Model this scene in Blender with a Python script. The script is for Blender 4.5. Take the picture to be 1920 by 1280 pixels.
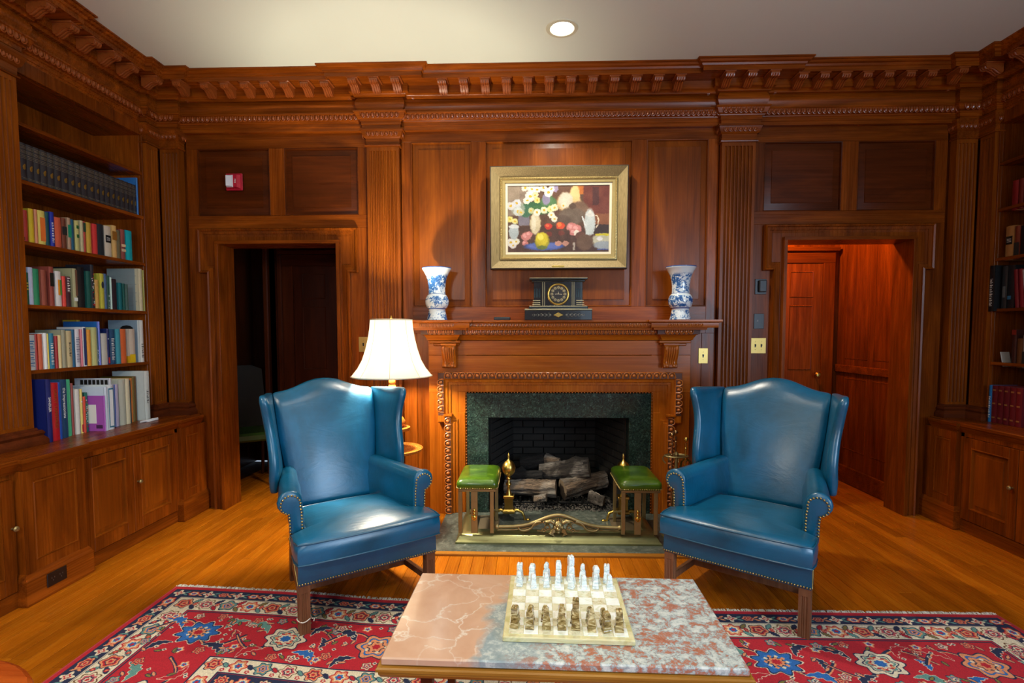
import bpy, bmesh, math, random
import numpy as np
from mathutils import Vector, Matrix
random.seed(7); rng = np.random.default_rng(7)
for o in list(bpy.data.objects): bpy.data.objects.remove(o)
SC = bpy.context.scene; COL = SC.collection
R_ = math.radians
# ------------------------------------------------------------------ camera
YAW, PITCH, ROLL = 0.0309, 0.0543, -0.0014
FPX, PYP = 975.0, 677.7
_f = Vector((-math.sin(YAW)*math.cos(PITCH), math.cos(YAW)*math.cos(PITCH), -math.sin(PITCH)))
_r0 = Vector((math.cos(YAW), math.sin(YAW), 0)); _u0 = _r0.cross(_f)
_r = math.cos(ROLL)*_r0 + math.sin(ROLL)*_u0; _u = -math.sin(ROLL)*_r0 + math.cos(ROLL)*_u0
cd = bpy.data.cameras.new('camera'); cam = bpy.data.objects.new('camera', cd); COL.objects.link(cam)
cd.sensor_width = 36; cd.lens = FPX/1920*36; cd.shift_y = (PYP-640)/1920; cd.clip_start = .05; cd.clip_end = 60
cam.matrix_world = Matrix(((_r.x, _u.x, -_f.x, 0), (_r.y, _u.y, -_f.y, 0), (_r.z, _u.z, -_f.z, 1.4), (0, 0, 0, 1)))
SC.camera = cam
# ------------------------------------------------------------------ world, lights, exposure
w = bpy.data.worlds.new('world'); SC.world = w; w.use_nodes = True
w.node_tree.nodes['Background'].inputs[0].default_value = (.55, .68, .85, 1)
w.node_tree.nodes['Background'].inputs[1].default_value = .6
SC.view_settings.view_transform = 'Standard'; SC.view_settings.look = 'None'
SC.view_settings.exposure = 0.35; SC.view_settings.gamma = 1; SC.view_settings.use_curve_mapping = False
SC.cycles.use_denoising = True; SC.cycles.max_bounces = 8; SC.cycles.diffuse_bounces = 4; SC.cycles.glossy_bounces = 4
SC.cycles.transmission_bounces = 4; SC.cycles.sample_clamp_indirect = 6; SC.cycles.caustics_reflective = False; SC.cycles.caustics_refractive = False

def light(name, kind, loc, power, color, target=None, size=.1, sizey=None, spot=None, blend=.5):
    l = bpy.data.lights.new(name, kind); l.energy = power; l.color = color
    if kind == 'AREA':
        l.size = size
        if sizey: l.shape = 'RECTANGLE'; l.size_y = sizey
    else: l.shadow_soft_size = size
    if kind == 'SPOT': l.spot_size = R_(spot); l.spot_blend = blend
    o = bpy.data.objects.new(name, l); COL.objects.link(o); o.location = loc
    if target is not None:
        d = Vector(target)-Vector(loc); o.rotation_euler = d.to_track_quat('-Z', 'Y').to_euler()
    return o
DAY = (.60, .78, 1.0); WARM = (1.0, .72, .42); NEUT = (1.0, .90, .74)
# daylight through the windows behind the photographer and at the right rear
light('window_light', 'AREA', (-1.2, -2.75, 1.75), 14, DAY, (-1.0, 2, 2.2), 1.3, 1.9)
light('window_light', 'AREA', (1.7, -2.75, 1.75), 14, DAY, (1.4, 2, 2.2), 1.3, 1.9)
light('window_light', 'AREA', (3.28, -1.3, 1.75), 140, DAY, (-1, 1.4, 1.3), 1.4, 1.9)
DOWN = [(.212, 3.36), (-1.9, 1.35), (.2, 1.35), (2.2, 1.35), (-1.9, -.9), (.2, -.9), (2.2, -.9)]
for i, (x, y) in enumerate(DOWN):
    light('downlight_lamp', 'SPOT', (x, y, 3.29), [120, 130, 60, 8, 80, 70, 10][i], NEUT, (x, y, 0), .06, spot=[128, 120, 120, 120, 120, 120, 120][i], blend=.7)
light('fill_light', 'POINT', (-1.2, -.3, 2.2), 60, (1.0, .95, .84), size=.16)  # added point fill with no fixture in the room, lifts the ceiling
XC = .232                     # room axis
def mx(x): return 2*XC-x
# ------------------------------------------------------------------ colour helpers
def lin(h):
    h = h.lstrip('#'); c = [int(h[i:i+2], 16)/255 for i in (0, 2, 4)]
    return tuple((v/12.92 if v <= .04045 else ((v+.055)/1.055)**2.4) for v in c)+(1,)
MATS = {}
class NT:
    def __init__(s, name):
        s.m = bpy.data.materials.new(name); s.m.use_nodes = True; s.n = s.m.node_tree.nodes; s.l = s.m.node_tree.links
        s.b = s.n['Principled BSDF']
    def new(s, t, **k):
        n = s.n.new(t)
        for a, v in k.items():
            if a.startswith('i_'):
                key = a[2:]; key = int(key) if key.isdigit() else key.replace('_', ' ')
                n.inputs[key].default_value = v
            else: setattr(n, a, v)
        return n
    def link(s, a, b): s.l.new(a, b)
    def coord(s, scale, kind='Object', rot=(0, 0, 0)):
        t = s.new('ShaderNodeTexCoord'); m = s.new('ShaderNodeMapping'); m.inputs['Scale'].default_value = scale; m.inputs['Rotation'].default_value = rot
        s.link(t.outputs[kind], m.inputs['Vector']); return m.outputs[0]
    def noise(s, vec, scale=5, detail=4, rough=.55, dist=0):
        n = s.new('ShaderNodeTexNoise'); n.inputs['Scale'].default_value = scale; n.inputs['Detail'].default_value = detail
        n.inputs['Roughness'].default_value = rough; n.inputs['Distortion'].default_value = dist; s.link(vec, n.inputs['Vector']); return n.outputs['Fac']
    def ramp(s, fac, stops, interp='LINEAR'):
        r = s.new('ShaderNodeValToRGB'); r.color_ramp.interpolation = interp
        e = r.color_ramp.elements
        while len(e) < len(stops): e.new(.5)
        for i, (p, c) in enumerate(stops): e[i].position = p; e[i].color = c if len(c) == 4 else (*c, 1)
        s.link(fac, r.inputs[0]); return r.outputs[0]
    def mix(s, fac, a, b, mode='MIX'):
        m = s.new('ShaderNodeMix', data_type='RGBA', blend_type=mode)
        for v, i in ((fac, 0), (a, 6), (b, 7)):
            if hasattr(v, 'is_output'): s.link(v, m.inputs[i])
            else: m.inputs[i].default_value = v
        return m.outputs[2]
    def math(s, op, a, b=0.0):
        m = s.new('ShaderNodeMath', operation=op)
        for i, v in enumerate((a, b)):
            if hasattr(v, 'is_output'): s.link(v, m.inputs[i])
            else: m.inputs[i].default_value = v
        return m.outputs[0]
    def bump(s, h, strength=.3, dist=.002):
        b = s.new('ShaderNodeBump'); b.inputs['Strength'].default_value = strength; b.inputs['Distance'].default_value = dist
        s.link(h, b.inputs['Height']); s.link(b.outputs[0], s.b.inputs['Normal'])
    def set(s, **k):
        for a, v in k.items():
            inp = s.b.inputs[a.replace('_', ' ')]
            if hasattr(v, 'is_output'): s.link(v, inp)
            else: inp.default_value = v
        return s
def plain(name, hexc, rough=.5, metal=0, spec=.5, bump=0, bscale=60, var=.0, coat=0):
    if name in MATS: return MATS[name]
    t = NT(name); c = lin(hexc)
    v = t.coord((1, 1, 1)); n = t.noise(v, bscale, 4)
    if var:
        col = t.mix(n, tuple(x*(1-var) for x in c[:3])+(1,), tuple(min(1, x*(1+var)) for x in c[:3])+(1,)); t.set(Base_Color=col)
    else: t.set(Base_Color=c)
    t.set(Roughness=rough, Metallic=metal, Coat_Weight=coat); t.b.inputs['Specular IOR Level'].default_value = spec
    if bump: t.bump(n, bump, .003)
    MATS[name] = t.m; return t.m
def wood(name, axis, dark, mid, light, rough=.3, fine=1.0, rand=.2, coat=.06, spec=.17):
    t = NT(name); sc = {'x': (1.2, 9, 9), 'y': (9, 1.2, 9), 'z': (9, 9, 1.2)}[axis]
    oi = t.new('ShaderNodeObjectInfo')
    tc = t.new('ShaderNodeTexCoord'); ad = t.new('ShaderNodeVectorMath', operation='ADD')
    rv = t.new('ShaderNodeVectorMath', operation='SCALE'); rv.inputs[0].default_value = (7, 5, 3); t.link(oi.outputs['Random'], rv.inputs['Scale'])
    t.link(tc.outputs['Object'], ad.inputs[0]); t.link(rv.outputs[0], ad.inputs[1])
    m = t.new('ShaderNodeMapping'); m.inputs['Scale'].default_value = sc; t.link(ad.outputs[0], m.inputs[0])
    n1 = t.noise(m.outputs[0], 1.1*fine, 5, .6, .9)
    m2 = t.new('ShaderNodeMapping'); m2.inputs['Scale'].default_value = tuple(x*x*.9 for x in sc); t.link(ad.outputs[0], m2.inputs[0])
    n2 = t.noise(m2.outputs[0], 1.6*fine, 3, .6)
    mixf = t.math('ADD', t.math('MULTIPLY', n1, .7), t.math('MULTIPLY', n2, .3))
    col = t.ramp(mixf, [(.24, lin(dark)), (.5, lin(mid)), (.76, lin(light))])
    br = t.math('ADD', t.math('MULTIPLY', oi.outputs['Random'], rand*2), 1-rand)
    cm = t.new('ShaderNodeVectorMath', operation='SCALE'); t.link(col, cm.inputs[0]); t.link(br, cm.inputs['Scale'])
    t.set(Base_Color=cm.outputs[0], Roughness=t.math('ADD', t.math('MULTIPLY', n2, .18), rough-.11), Coat_Weight=coat*.5, Coat_Roughness=.25); t.b.inputs['Specular IOR Level'].default_value = spec
    t.bump(n2, .12, .0015); MATS[name] = t.m; return t.m
WC = ('3A1604', '703407', '9C4E10')
WX = wood('walnut_x', 'x', *WC); WY = wood('walnut_y', 'y', *WC); WZ = wood('walnut_z', 'z', *WC)
WP = wood('walnut_panel', 'z', '421C04', '743808', '985010', .33, .7, .10); WPX = wood('walnut_panel_x', 'x', '2C1003', '4C2006', '682F0A', .33, .7, .1)
CH = wood('mantel_wood', 'x', '6E3206', '9C500E', 'BC6C18', .28, .8, .08); CHZ = wood('mantel_wood_z', 'z', '6E3206', '9C500E', 'BC6C18', .28, .8, .08)
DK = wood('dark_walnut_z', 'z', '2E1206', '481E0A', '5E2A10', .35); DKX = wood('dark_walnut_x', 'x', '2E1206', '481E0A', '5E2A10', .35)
LEG = wood('leg_wood', 'z', '4A2C1C', '704A32', '8E6446', .4, 2); FL = wood('oak_floor', 'y', '7E4006', 'A2580A', 'B46C14', .3, 1.3, .2, .3)
CARV = plain('carved_wood', '8A4418', .34, var=.25, bump=.2, coat=.2); CARVM = plain('carved_mantel_wood', 'A85C20', .3, var=.2, bump=.1, coat=.2)
PAINT = plain('ceiling_paint', 'D6E0D4', .92); BRASS = plain('polished_brass', 'D0B058', .28, 1, var=.15); OBR = plain('aged_brass', '948458', .4, .75, var=.2, bscale=25)
BLK = plain('black_plastic', '0C0C0E', .35); SOOT = plain('soot', '14120F', .9, var=.5, bscale=9)
NAIL = plain('brass_nail', 'B09A62', .28, 1); IVORYSW = plain('ivory_gold_plate', 'C8A85C', .35, .6)
# ------------------------------------------------------------------ mesh builder
class MB:
    def __init__(s): s.v = []; s.f = []; s.mi = []; s.T = None
    def add(s, vs, fs, mi=0):
        o = len(s.v)
        if s.T: vs = [s.T(*p) for p in vs]
        s.v += [tuple(p) for p in vs]; s.f += [tuple(i+o for i in f) for f in fs]; s.mi += [mi]*len(fs); return s
    def box(s, x0, x1, y0, y1, z0, z1, b=0, mi=0):
        if x0 > x1: x0, x1 = x1, x0
        if y0 > y1: y0, y1 = y1, y0
        if z0 > z1: z0, z1 = z1, z0
        if b <= 0:
            vs = [(x, y, z) for z in (z0, z1) for y in (y0, y1) for x in (x0, x1)]
            return s.add(vs, [(0, 2, 3, 1), (4, 5, 7, 6), (0, 1, 5, 4), (2, 6, 7, 3), (0, 4, 6, 2), (1, 3, 7, 5)], mi)
        b = min(b, (x1-x0)*.45, (y1-y0)*.45, (z1-z0)*.45)
        X, Y, Z = (x0, x1), (y0, y1), (z0, z1); vs = []; idx = {}
        for i in (0, 1):
            for j in (0, 1):
                for k in (0, 1):
                    sx, sy, sz = (1-2*i)*b, (1-2*j)*b, (1-2*k)*b
                    idx[i, j, k, 0] = len(vs); vs.append((X[i], Y[j]+sy, Z[k]+sz))
                    idx[i, j, k, 1] = len(vs); vs.append((X[i]+sx, Y[j], Z[k]+sz))
                    idx[i, j, k, 2] = len(vs); vs.append((X[i]+sx, Y[j]+sy, Z[k]))
        fs = []
        for i in (0, 1): fs.append([idx[i, 0, 0, 0], idx[i, 1, 0, 0], idx[i, 1, 1, 0], idx[i, 0, 1, 0]])
        for j in (0, 1): fs.append([idx[0, j, 0, 1], idx[1, j, 0, 1], idx[1, j, 1, 1], idx[0, j, 1, 1]])
        for k in (0, 1): fs.append([idx[0, 0, k, 2], idx[1, 0, k, 2], idx[1, 1, k, 2], idx[0, 1, k, 2]])
        for i in (0, 1):
            for j in (0, 1): fs.append([idx[i, j, 0, 0], idx[i, j, 0, 1], idx[i, j, 1, 1], idx[i, j, 1, 0]])
            for k in (0, 1): fs.append([idx[i, 0, k, 0], idx[i, 0, k, 2], idx[i, 1, k, 2], idx[i, 1, k, 0]])
        for j in (0, 1):
            for k in (0, 1): fs.append([idx[0, j, k, 1], idx[0, j, k, 2], idx[1, j, k, 2], idx[1, j, k, 1]])
        for i in (0, 1):
            for j in (0, 1):
                for k in (0, 1): fs.append([idx[i, j, k, 0], idx[i, j, k, 1], idx[i, j, k, 2]])
        return s.add(vs, fs, mi)
    def loft(s, rings, closed=True, caps=True, mi=0):
        n = len(rings[0]); vs = [p for r in rings for p in r]; fs = []
        for i in range(len(rings)-1):
            for j in range(n if closed else n-1):
                k = (j+1) % n; fs.append((i*n+j, i*n+k, (i+1)*n+k, (i+1)*n+j))
        if caps and closed: fs.append(tuple(range(n))[::-1]); fs.append(tuple((len(rings)-1)*n+j for j in range(n)))
        return s.add(vs, fs, mi)
    def lathe(s, prof, c=(0, 0, 0), n=24, mi=0, axis='z', caps=True):
        rings = []
        for r, h in prof:
            ring = []
            for k in range(n):
                a = 2*math.pi*k/n; p = (r*math.cos(a), r*math.sin(a), h)
                if axis == 'y': p = (p[0], p[2], p[1])
                elif axis == 'x': p = (p[2], p[0], p[1])
                ring.append((c[0]+p[0], c[1]+p[1], c[2]+p[2]))
            rings.append(ring)
        return s.loft(rings, True, caps, mi)
    def tube(s, pts, r, n=8, mi=0, closed=False):
        P = [Vector(p) for p in pts]; m = len(P); rings = []; up = None
        for i in range(m):
            if closed: d = P[(i+1) % m]-P[i-1]
            else: d = P[min(i+1, m-1)]-P[max(i-1, 0)]
            d.normalize()
            if up is None: up = Vector((0, 0, 1)) if abs(d.z) < .9 else Vector((1, 0, 0))
            a = up-d*up.dot(d)
            if a.length < 1e-5: a = d.orthogonal()
            a.normalize(); b = d.cross(a); up = a
            rr = r[i] if isinstance(r, (list, tuple)) else r
            rings.append([tuple(P[i]+a*rr*math.cos(2*math.pi*k/n)+b*rr*math.sin(2*math.pi*k/n)) for k in range(n)])
        if closed: rings.append(rings[0]); return s.loft(rings, True, False, mi)
        return s.loft(rings, True, True, mi)
    def ball(s, c, r, n=8, m=5, mi=0):
        if not isinstance(r, (tuple, list)): r = (r, r, r)
        rings = []
        for i in range(m+1):
            t = -math.pi/2+math.pi*i/m; q = max(math.cos(t), .02)
            rings.append([(c[0]+r[0]*q*math.cos(2*math.pi*k/n), c[1]+r[1]*q*math.sin(2*math.pi*k/n), c[2]+r[2]*math.sin(t)) for k in range(n)])
        return s.loft(rings, True, True, mi)
    def sweep(s, prof, path, side=1, mi=0, closed=False):
        """prof: (out, z) list; path: xy list; out is measured to the left (side=1) or right of travel, mitred."""
        P = [Vector((p[0], p[1])) for p in path]; m = len(P); N = []
        for i in range(m-(0 if closed else 1)):
            d = (P[(i+1) % m]-P[i]).normalized(); N.append(Vector((-d.y, d.x))*side)
        rings = []
        for i in range(m):
            if closed: a, b = N[i-1], N[i]
            else: a, b = N[max(i-1, 0)], N[min(i, m-2)]
            mv = (a+b); mv = mv/max(mv.dot(a), .2) if mv.length > 1e-4 else a
            rings.append([(P[i].x+mv.x*o, P[i].y+mv.y*o, z) for o, z in prof])
        if closed: rings.append(rings[0])
        n = len(prof); vs = [p for r in rings for p in r]; fs = []
        for i in range(len(rings)-1):
            for j in range(n-1): fs.append((i*n+j, (i+1)*n+j, (i+1)*n+j+1, i*n+j+1))
        if not closed: fs.append(tuple(range(n))); fs.append(tuple((len(rings)-1)*n+j for j in range(n))[::-1])
        return s.add(vs, fs, mi)
    def build(s, name, mat, parent=None, smooth=35, loc=None, rec=True, subsurf=0, uv=None):
        me = bpy.data.meshes.new(name); me.from_pydata(s.v, [], s.f)
        if not isinstance(mat, (list, tuple)): mat = [mat]
        for m in mat: me.materials.append(m)
        if len(mat) > 1: me.polygons.foreach_set('material_index', s.mi)
        if rec:
            bm = bmesh.new(); bm.from_mesh(me); bmesh.ops.recalc_face_normals(bm, faces=bm.faces); bm.to_mesh(me); bm.free()
        if smooth: me.polygons.foreach_set('use_smooth', [True]*len(me.polygons)); me.set_sharp_from_angle(angle=R_(smooth))
        if uv:
            ul = me.uv_layers.new(name='UVMap')
            for lo in me.loops: ul.data[lo.index].uv = uv(me.vertices[lo.vertex_index].co)
        me.update()
        o = bpy.data.objects.new(name, me); COL.objects.link(o)
        if parent: o.parent = parent
        if loc: o.location = loc
        if subsurf: md = o.modifiers.new('subsurf', 'SUBSURF'); md.levels = subsurf; md.render_levels = subsurf
        return o
def tag(o, label=None, cat=None, group=None, kind=None):
    if label: o['label'] = label
    if cat: o['category'] = cat
    if group: o['group'] = group
    if kind: o['kind'] = kind
    return o
def empty(name, loc=(0, 0, 0), rz=0, **k):
    o = bpy.data.objects.new(name, None); COL.objects.link(o); o.location = loc; o.rotation_euler = (0, 0, rz); o.empty_display_size = .05
    return tag(o, **k)
def inst(src, name, parent, loc=(0, 0, 0), rot=(0, 0, 0), scale=(1, 1, 1)):
    o = src.copy(); o.name = name; COL.objects.link(o); o.parent = parent; o.location = loc; o.rotation_euler = rot; o.scale = scale; return o
def copy_tree(o, parent=None):
    c = o.copy(); COL.objects.link(c); c.parent = parent
    for ch in [x for x in bpy.data.objects if x.parent == o]: copy_tree(ch, c)
    return c
def srect(x0, x1, y0, y1): return [(x0, y0), (x1, y0), (x1, y1), (x0, y1)]
# a panel map: (u, v, w) -> world, w is out of the wall
BACK = lambda Y: (lambda u, v, w: (u, Y-w, v))
def SIDE(X, s): return (lambda u, v, w: ((X+w) if s < 0 else mx(X+w), u, v))
def raised_panel(M, u0, u1, v0, v1, bev=.045, sink=.016, field=.004, bead=.009):
    m = MB(); m.T = M; rect = lambda d, w: [(u0+d, v0+d, w), (u1-d, v0+d, w), (u1-d, v1-d, w), (u0+d, v1-d, w)]
    m.loft([rect(-.006, -.02), rect(-.002, .0), rect(.002, .003), rect(.006, .002), rect(bead, -sink+.003), rect(bead+.001, -sink), rect(bead+bev, -field-.004), rect(bead+bev+.002, -field)], True, True)
    return m
# ================================================================== SETTING
floor = MB().box(-3.6, 4.1, -3.0, 5.6, -.06, -.012).build('floor', DKX, smooth=0)
tag(floor, 'warm orange oak strip floor of the library', 'floor', kind='structure')
PW = .0755; pl = {}
def plank(L):
    if L not in pl:
        o = MB().box(-PW/2+.0006, PW/2-.0006, 0, L, -.014, 0, .0012).build('plank', FL, floor, smooth=0); pl[L] = [o, 0]
    return pl[L]
npk = 0; lens = [.85, 1.15, 1.5, 1.9]
rest = MB()
x = -2.72; col = 0
while x < 3.25:
    y = .9-random.random()*.9; col += 1
    while y < 5.25:
        L = random.choice(lens)
        far = y > 4.3; hid = (y+L < 1.75) or (-.62 < x < 1.1 and y > 3.3 and y < 4.3)
        if hid or npk >= 296 or (far and not (-2.9 < x < -1.2 or 1.7 < x < 3.0)): rest.box(x-PW/2+.0006, x+PW/2-.0006, y, min(y+L, 5.4)-.001, -.014, 0)
        else:
            if y+L > 5.4: L = lens[0]
            o, c = plank(L)
            if c == 0: o.location = (x, y, 0); pl[L][1] = 1
            else: inst(o, 'plank', floor, (x, y, 0))
            npk += 1
        y += L+.0015
    x += PW
rest.box(-3.6, 4.1, -2.9, .0, -.014, -.001)
tag(rest.build('floor_boards', FL, floor, smooth=0), kind='stuff')
ceil = MB(); NC = 24; hx, hy, hr = .212, 3.362, .078
ring = [(hx+hr*math.cos(2*math.pi*k/NC), hy+hr*math.sin(2*math.pi*k/NC)) for k in range(NC)]
out = []
for a, b in ring:
    dx, dy = a-hx, b-hy; s = .6/max(abs(dx), abs(dy)); out.append((hx+dx*s, hy+dy*s))
for k in range(NC):
    j = (k+1) % NC; ceil.add([(*ring[k], 3.3), (*ring[j], 3.3), (*out[j], 3.3), (*out[k], 3.3)], [(0, 1, 2, 3)])
for (a, b, c, d) in ((-3.6, 4.1, -3.0, hy-.6), (-3.6, 4.1, hy+.6, 4.3), (-3.6, hx-.6, hy-.6, hy+.6), (hx+.6, 4.1, hy-.6, hy+.6)):
    ceil.add([(a, c, 3.3), (b, c, 3.3), (b, d, 3.3), (a, d, 3.3)], [(0, 1, 2, 3)])
ceil.box(-3.6, 4.1, -3.0, 5.6, 3.5, 3.55)
ceil = tag(ceil.build('ceiling', PAINT, smooth=0, rec=False), 'plain pale painted ceiling with one recessed light', 'ceiling', kind='structure')
YB = 4.05
wb = MB()
for a, b, c, d in ((-3.6, -2.41, 0, 3.3), (-2.41, -1.475, 2.1, 3.3), (-1.475, -.31, 0, 3.3), (-.31, .765, .757, 3.3), (.765, mx(-1.475), 0, 3.3), (mx(-1.475), mx(-2.41), 2.1, 3.3), (mx(-2.41), 4.1, 0, 3.3)):
    wb.box(a, b, 4.085, 4.22, c, d)
wallb = tag(wb.build('wall_back', WZ, smooth=0), 'back wall of red brown wood panelling around the fireplace', 'wall', kind='structure')
def bpart(name, x0, x1, z0, z1, y0=YB, y1=4.09, mat=WZ, b=.0015, both=False):
    for s in ((0, 1) if both else (0,)):
        a, c = (x0, x1) if s == 0 else (mx(x1), mx(x0)); MB().box(a, c, y0, y1, z0, z1, b).build(name, mat, wallb, smooth=0)
def bpanel(x0, x1, z0, z1, mat=WP, both=False, **k):
    for s in ((0, 1) if both else (0,)):
        a, c = (x0, x1) if s == 0 else (mx(x1), mx(x0)); raised_panel(BACK(YB), a, c, z0, z1, **k).build('panel', mat, wallb, smooth=30)
# centre bay
bpart('rail', -.975, mx(-.975), 2.862, 2.95, mat=WX); bpart('rail', -.898, mx(-.898), 1.40, 1.606, mat=WX)
bpart('stile', -.975, -.898, 1.4, 2.862, both=True); bpart('stile', -.435, -.329, 1.606, 2.862, both=True)
bpanel(-.898, -.435, 1.606, 2.862, both=True); bpanel(-.329, mx(-.329), 1.606, 2.862)
bpart('board', -.975, -.872, 0, 1.4, mat=WZ, both=True); bpart('board', -.87, -.70, 0, 1.4, mat=WZ, both=True)
# side bays
bpart('rail', -2.66, -1.235, 2.83, 2.95, mat=WX, both=True); bpart('rail', -2.66, -1.235, 2.222, 2.32, mat=WX, both=True)
bpart('stile', -2.66, -2.571, 2.32, 2.83, both=True); bpart('stile', -2.006, -1.888, 2.32, 2.83, both=True, y0=YB-.004); bpart('stile', -1.313, -1.235, 2.32, 2.83, both=True)
bpanel(-2.571, -2.006, 2.32, 2.83, WPX, True, bev=.05); bpanel(-1.888, -1.313, 2.32, 2.83, WPX, True, bev=.05)
bpart('stile', -2.66, -2.412, 0, 2.222, both=True); bpart('stile', -1.473, -1.235, 0, 2.222, both=True)
for s in (0, 1):   # jamb linings
    f = (lambda v: v) if s == 0 else mx
    for a, b in ((-2.43, -2.405), (-1.48, -1.455)):
        MB().box(f(a), f(b), 3.995, 4.222, 0, 2.1, .002).build('jamb', WZ, wallb, smooth=0)
    MB().box(f(-2.43), f(-1.455), 3.995, 4.222, 2.094, 2.12, .002).build('jamb', WX, wallb, smooth=0)
# fluted pilaster shaft: returns MB in (u, v, w) with T
def fluted(M, u0, u1, v0, v1, w, nf=8, wb_=0.0):
    m = MB(); m.T = M; W = u1-u0; mar = W*.07; p = (W-2*mar)/nf; fl = p*.33; prof = [(u0, wb_), (u0, w)]
    for k in range(nf):
        c = u0+mar+p*(k+.5)
        for a in (180, 225, 270, 315, 360): prof.append((c+fl*math.cos(R_(a)), w+fl*1.6*math.sin(R_(a))))
    prof += [(u1, w), (u1, wb_)]
    cap = .03
    m.loft([[(u, v0+cap, ww) for u, ww in prof], [(u, v1-cap, ww) for u, ww in prof]], True, True)
    flat = [(u0, wb_), (u0, w), (u1, w), (u1, wb_)]
    for a, b in ((v0, v0+cap), (v1-cap, v1)): m.loft([[(u, a, ww) for u, ww in flat], [(u, b, ww) for u, ww in flat]], True, True)
    return m
EGG = MB(); EGG.ball((0, 0, 0), (.0125, .011, .018), 8, 5)
EGG.tube([(-.019, -.002, .016), (-.0185, -.004, -.004), (-.010, -.003, -.019), (0, -.002, -.023), (.010, -.003, -.019), (.0185, -.004, -.004), (.019, -.002, .016)], .0035, 5)
def eggs(m, path, side, z, out, pitch=.047, s=1.0, tilt=0):
    P = [Vector(p) for p in path]
    for i in range(len(P)-1):
        d = P[i+1]-P[i]; L = d.length
        if L < .03: continue
        d.normalize(); nrm = Vector((-d.y, d.x))*side; n = max(1, round(L/pitch)); st = L/n
        for k in range(n):
            c = P[i]+d*(st*(k+.5))+nrm*out
            vs = [(c.x+d.x*x*s*st/pitch-nrm.x*y*s, c.y+d.y*x*s*st/pitch-nrm.y*y*s, z+zz*s) for x, y, zz in EGG.v]
            o = len(m.v); m.v += [tuple(m.T(*q)) if m.T else q for q in vs]; m.f += [tuple(a+o for a in f) for f in EGG.f]; m.mi += [0]*len(EGG.f)
    return m
def pilaster_back(x0, x1):
    p = fluted(BACK(YB), x0, x1, .28, 2.82, .05).build('pilaster', WP, wallb, smooth=20)
    c = MB(); path = [(x1, YB), (x1, 4.0), (x0, 4.0), (x0, YB)]
    c.sweep([(0, 2.815), (.012, 2.818), (.014, 2.826), (.004, 2.832), (.004, 2.875), (.012, 2.88), (.02, 2.89), (.034, 2.925), (.04, 2.927), (.04, 2.938), (0, 2.94)], path, 1)
    c.box(x0, x1, 4.001, YB, 2.815, 2.94); c.build('capital', WX, p, smooth=30)
    tag(eggs(MB(), path, 1, 2.905, .027, .034, .8).build('egg_and_dart', CARV, p), kind='stuff')
    b = MB(); b.sweep([(0, .30), (.006, .295), (.012, .28), (.03, .27), (.03, .245), (.04, .24), (.045, .23), (.045, 0)], path, 1); b.box(x0, x1, 4.001, YB, 0, .3); b.build('pilaster_base', WX, p, smooth=30)
pilaster_back(-1.228, -.98); pilaster_back(mx(-.98), mx(-1.228))
# ---- entablature and cornice round the room
XL = -2.87; path = [(XL, -2.95), (XL, 2.60), (XL+.04, 2.60), (XL+.04, 2.90), (XL, 2.90), (XL, 3.85), (XL+.04, 3.85), (XL+.04, 3.97), (-2.675, 3.97), (-2.675, 4.01), (-1.25, 4.01), (-1.25, 3.97), (-.96, 3.97), (-.96, 4.01)]
path = path+[(mx(a), b) for a, b in path[::-1]]
prof = [(-.12, 2.94), (0, 2.94), (0, 2.966), (.006, 2.968), (.006, 2.993), (.014, 2.996), (.016, 3.004), (.03, 3.01), (.044, 3.042), (.052, 3.046), (.052, 3.056), (.022, 3.06), (.03, 3.075), (.038, 3.095), (.041, 3.11), (.038, 3.125), (.03, 3.145), (.022, 3.155), (.045, 3.158), (.05, 3.168), (.06, 3.176), (.074, 3.18), (.074, 3.185), (.076, 3.234), (.195, 3.234), (.198, 3.228), (.203, 3.228), (.203, 3.256), (.212, 3.259), (.216, 3.272), (.222, 3.274), (.232, 3.276), (.24, 3.288), (.25, 3.291), (.25, 3.3), (-.12, 3.3)]
corn = tag(MB().sweep(prof, path, -1).build('trim_1', WX, smooth=25), 'deep carved wooden cornice running round the top of the walls', 'cornice', kind='structure')
eg = MB(); vis = [(p if p[1] > 1.2 else (p[0], 1.2)) for p in path if True]
vis = [path[0] if False else (XL, 1.2)]+path[1:-1]+[(mx(XL), 1.2)]
eggs(eg, vis, -1, 3.026, .04, .037); tag(eg.build('egg_and_dart', CARV, corn), kind='stuff')
mo = MB(); hw = .036   # modillion: scroll bracket, local: x along wall, y out (negative = towards room), z down from 0
pr = [(0, 0), (-.112, 0), (-.116, -.006), (-.116, -.02), (-.108, -.034), (-.094, -.036), (-.08, -.03), (-.055, -.04), (-.035, -.055), (-.02, -.066), (-.006, -.066), (0, -.058)]
mo.loft([[(-hw+.006, a, b) for a, b in pr], [(-hw+.008, a*1.0, b) for a, b in pr], [(hw-.008, a, b) for a, b in pr]], True, True)
mo.box(-hw-.003, hw+.003, -.12, 0, -.004, .006, .002)
for k in (-1, 0, 1): mo.tube([(k*.017, a-.003, b-.001) for a, b in pr[3:11]], .006, 5)
mod0 = mo.build('modillion', CARV, corn, smooth=40)
first = [True]
def modil(x, y, rz):
    if first[0]: mod0.location = (x, y, 3.226); mod0.rotation_euler = (0, 0, rz); first[0] = False
    else: inst(mod0, 'modillion', corn, (x, y, 3.226), (0, 0, rz))
yc = 4.01-.077
for k in range(12): modil(-.62+k*(1.704/11), yc, 0)
for k in range(3):
    for s in (0, 1):
        x = -1.105+(k-1)*.155; modil(x if s == 0 else mx(x), 3.97-.077, 0)
for k in range(7):
    for s in (0, 1):
        x = -2.36+k*.1475; modil(x if s == 0 else mx(x), yc, 0)
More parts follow.
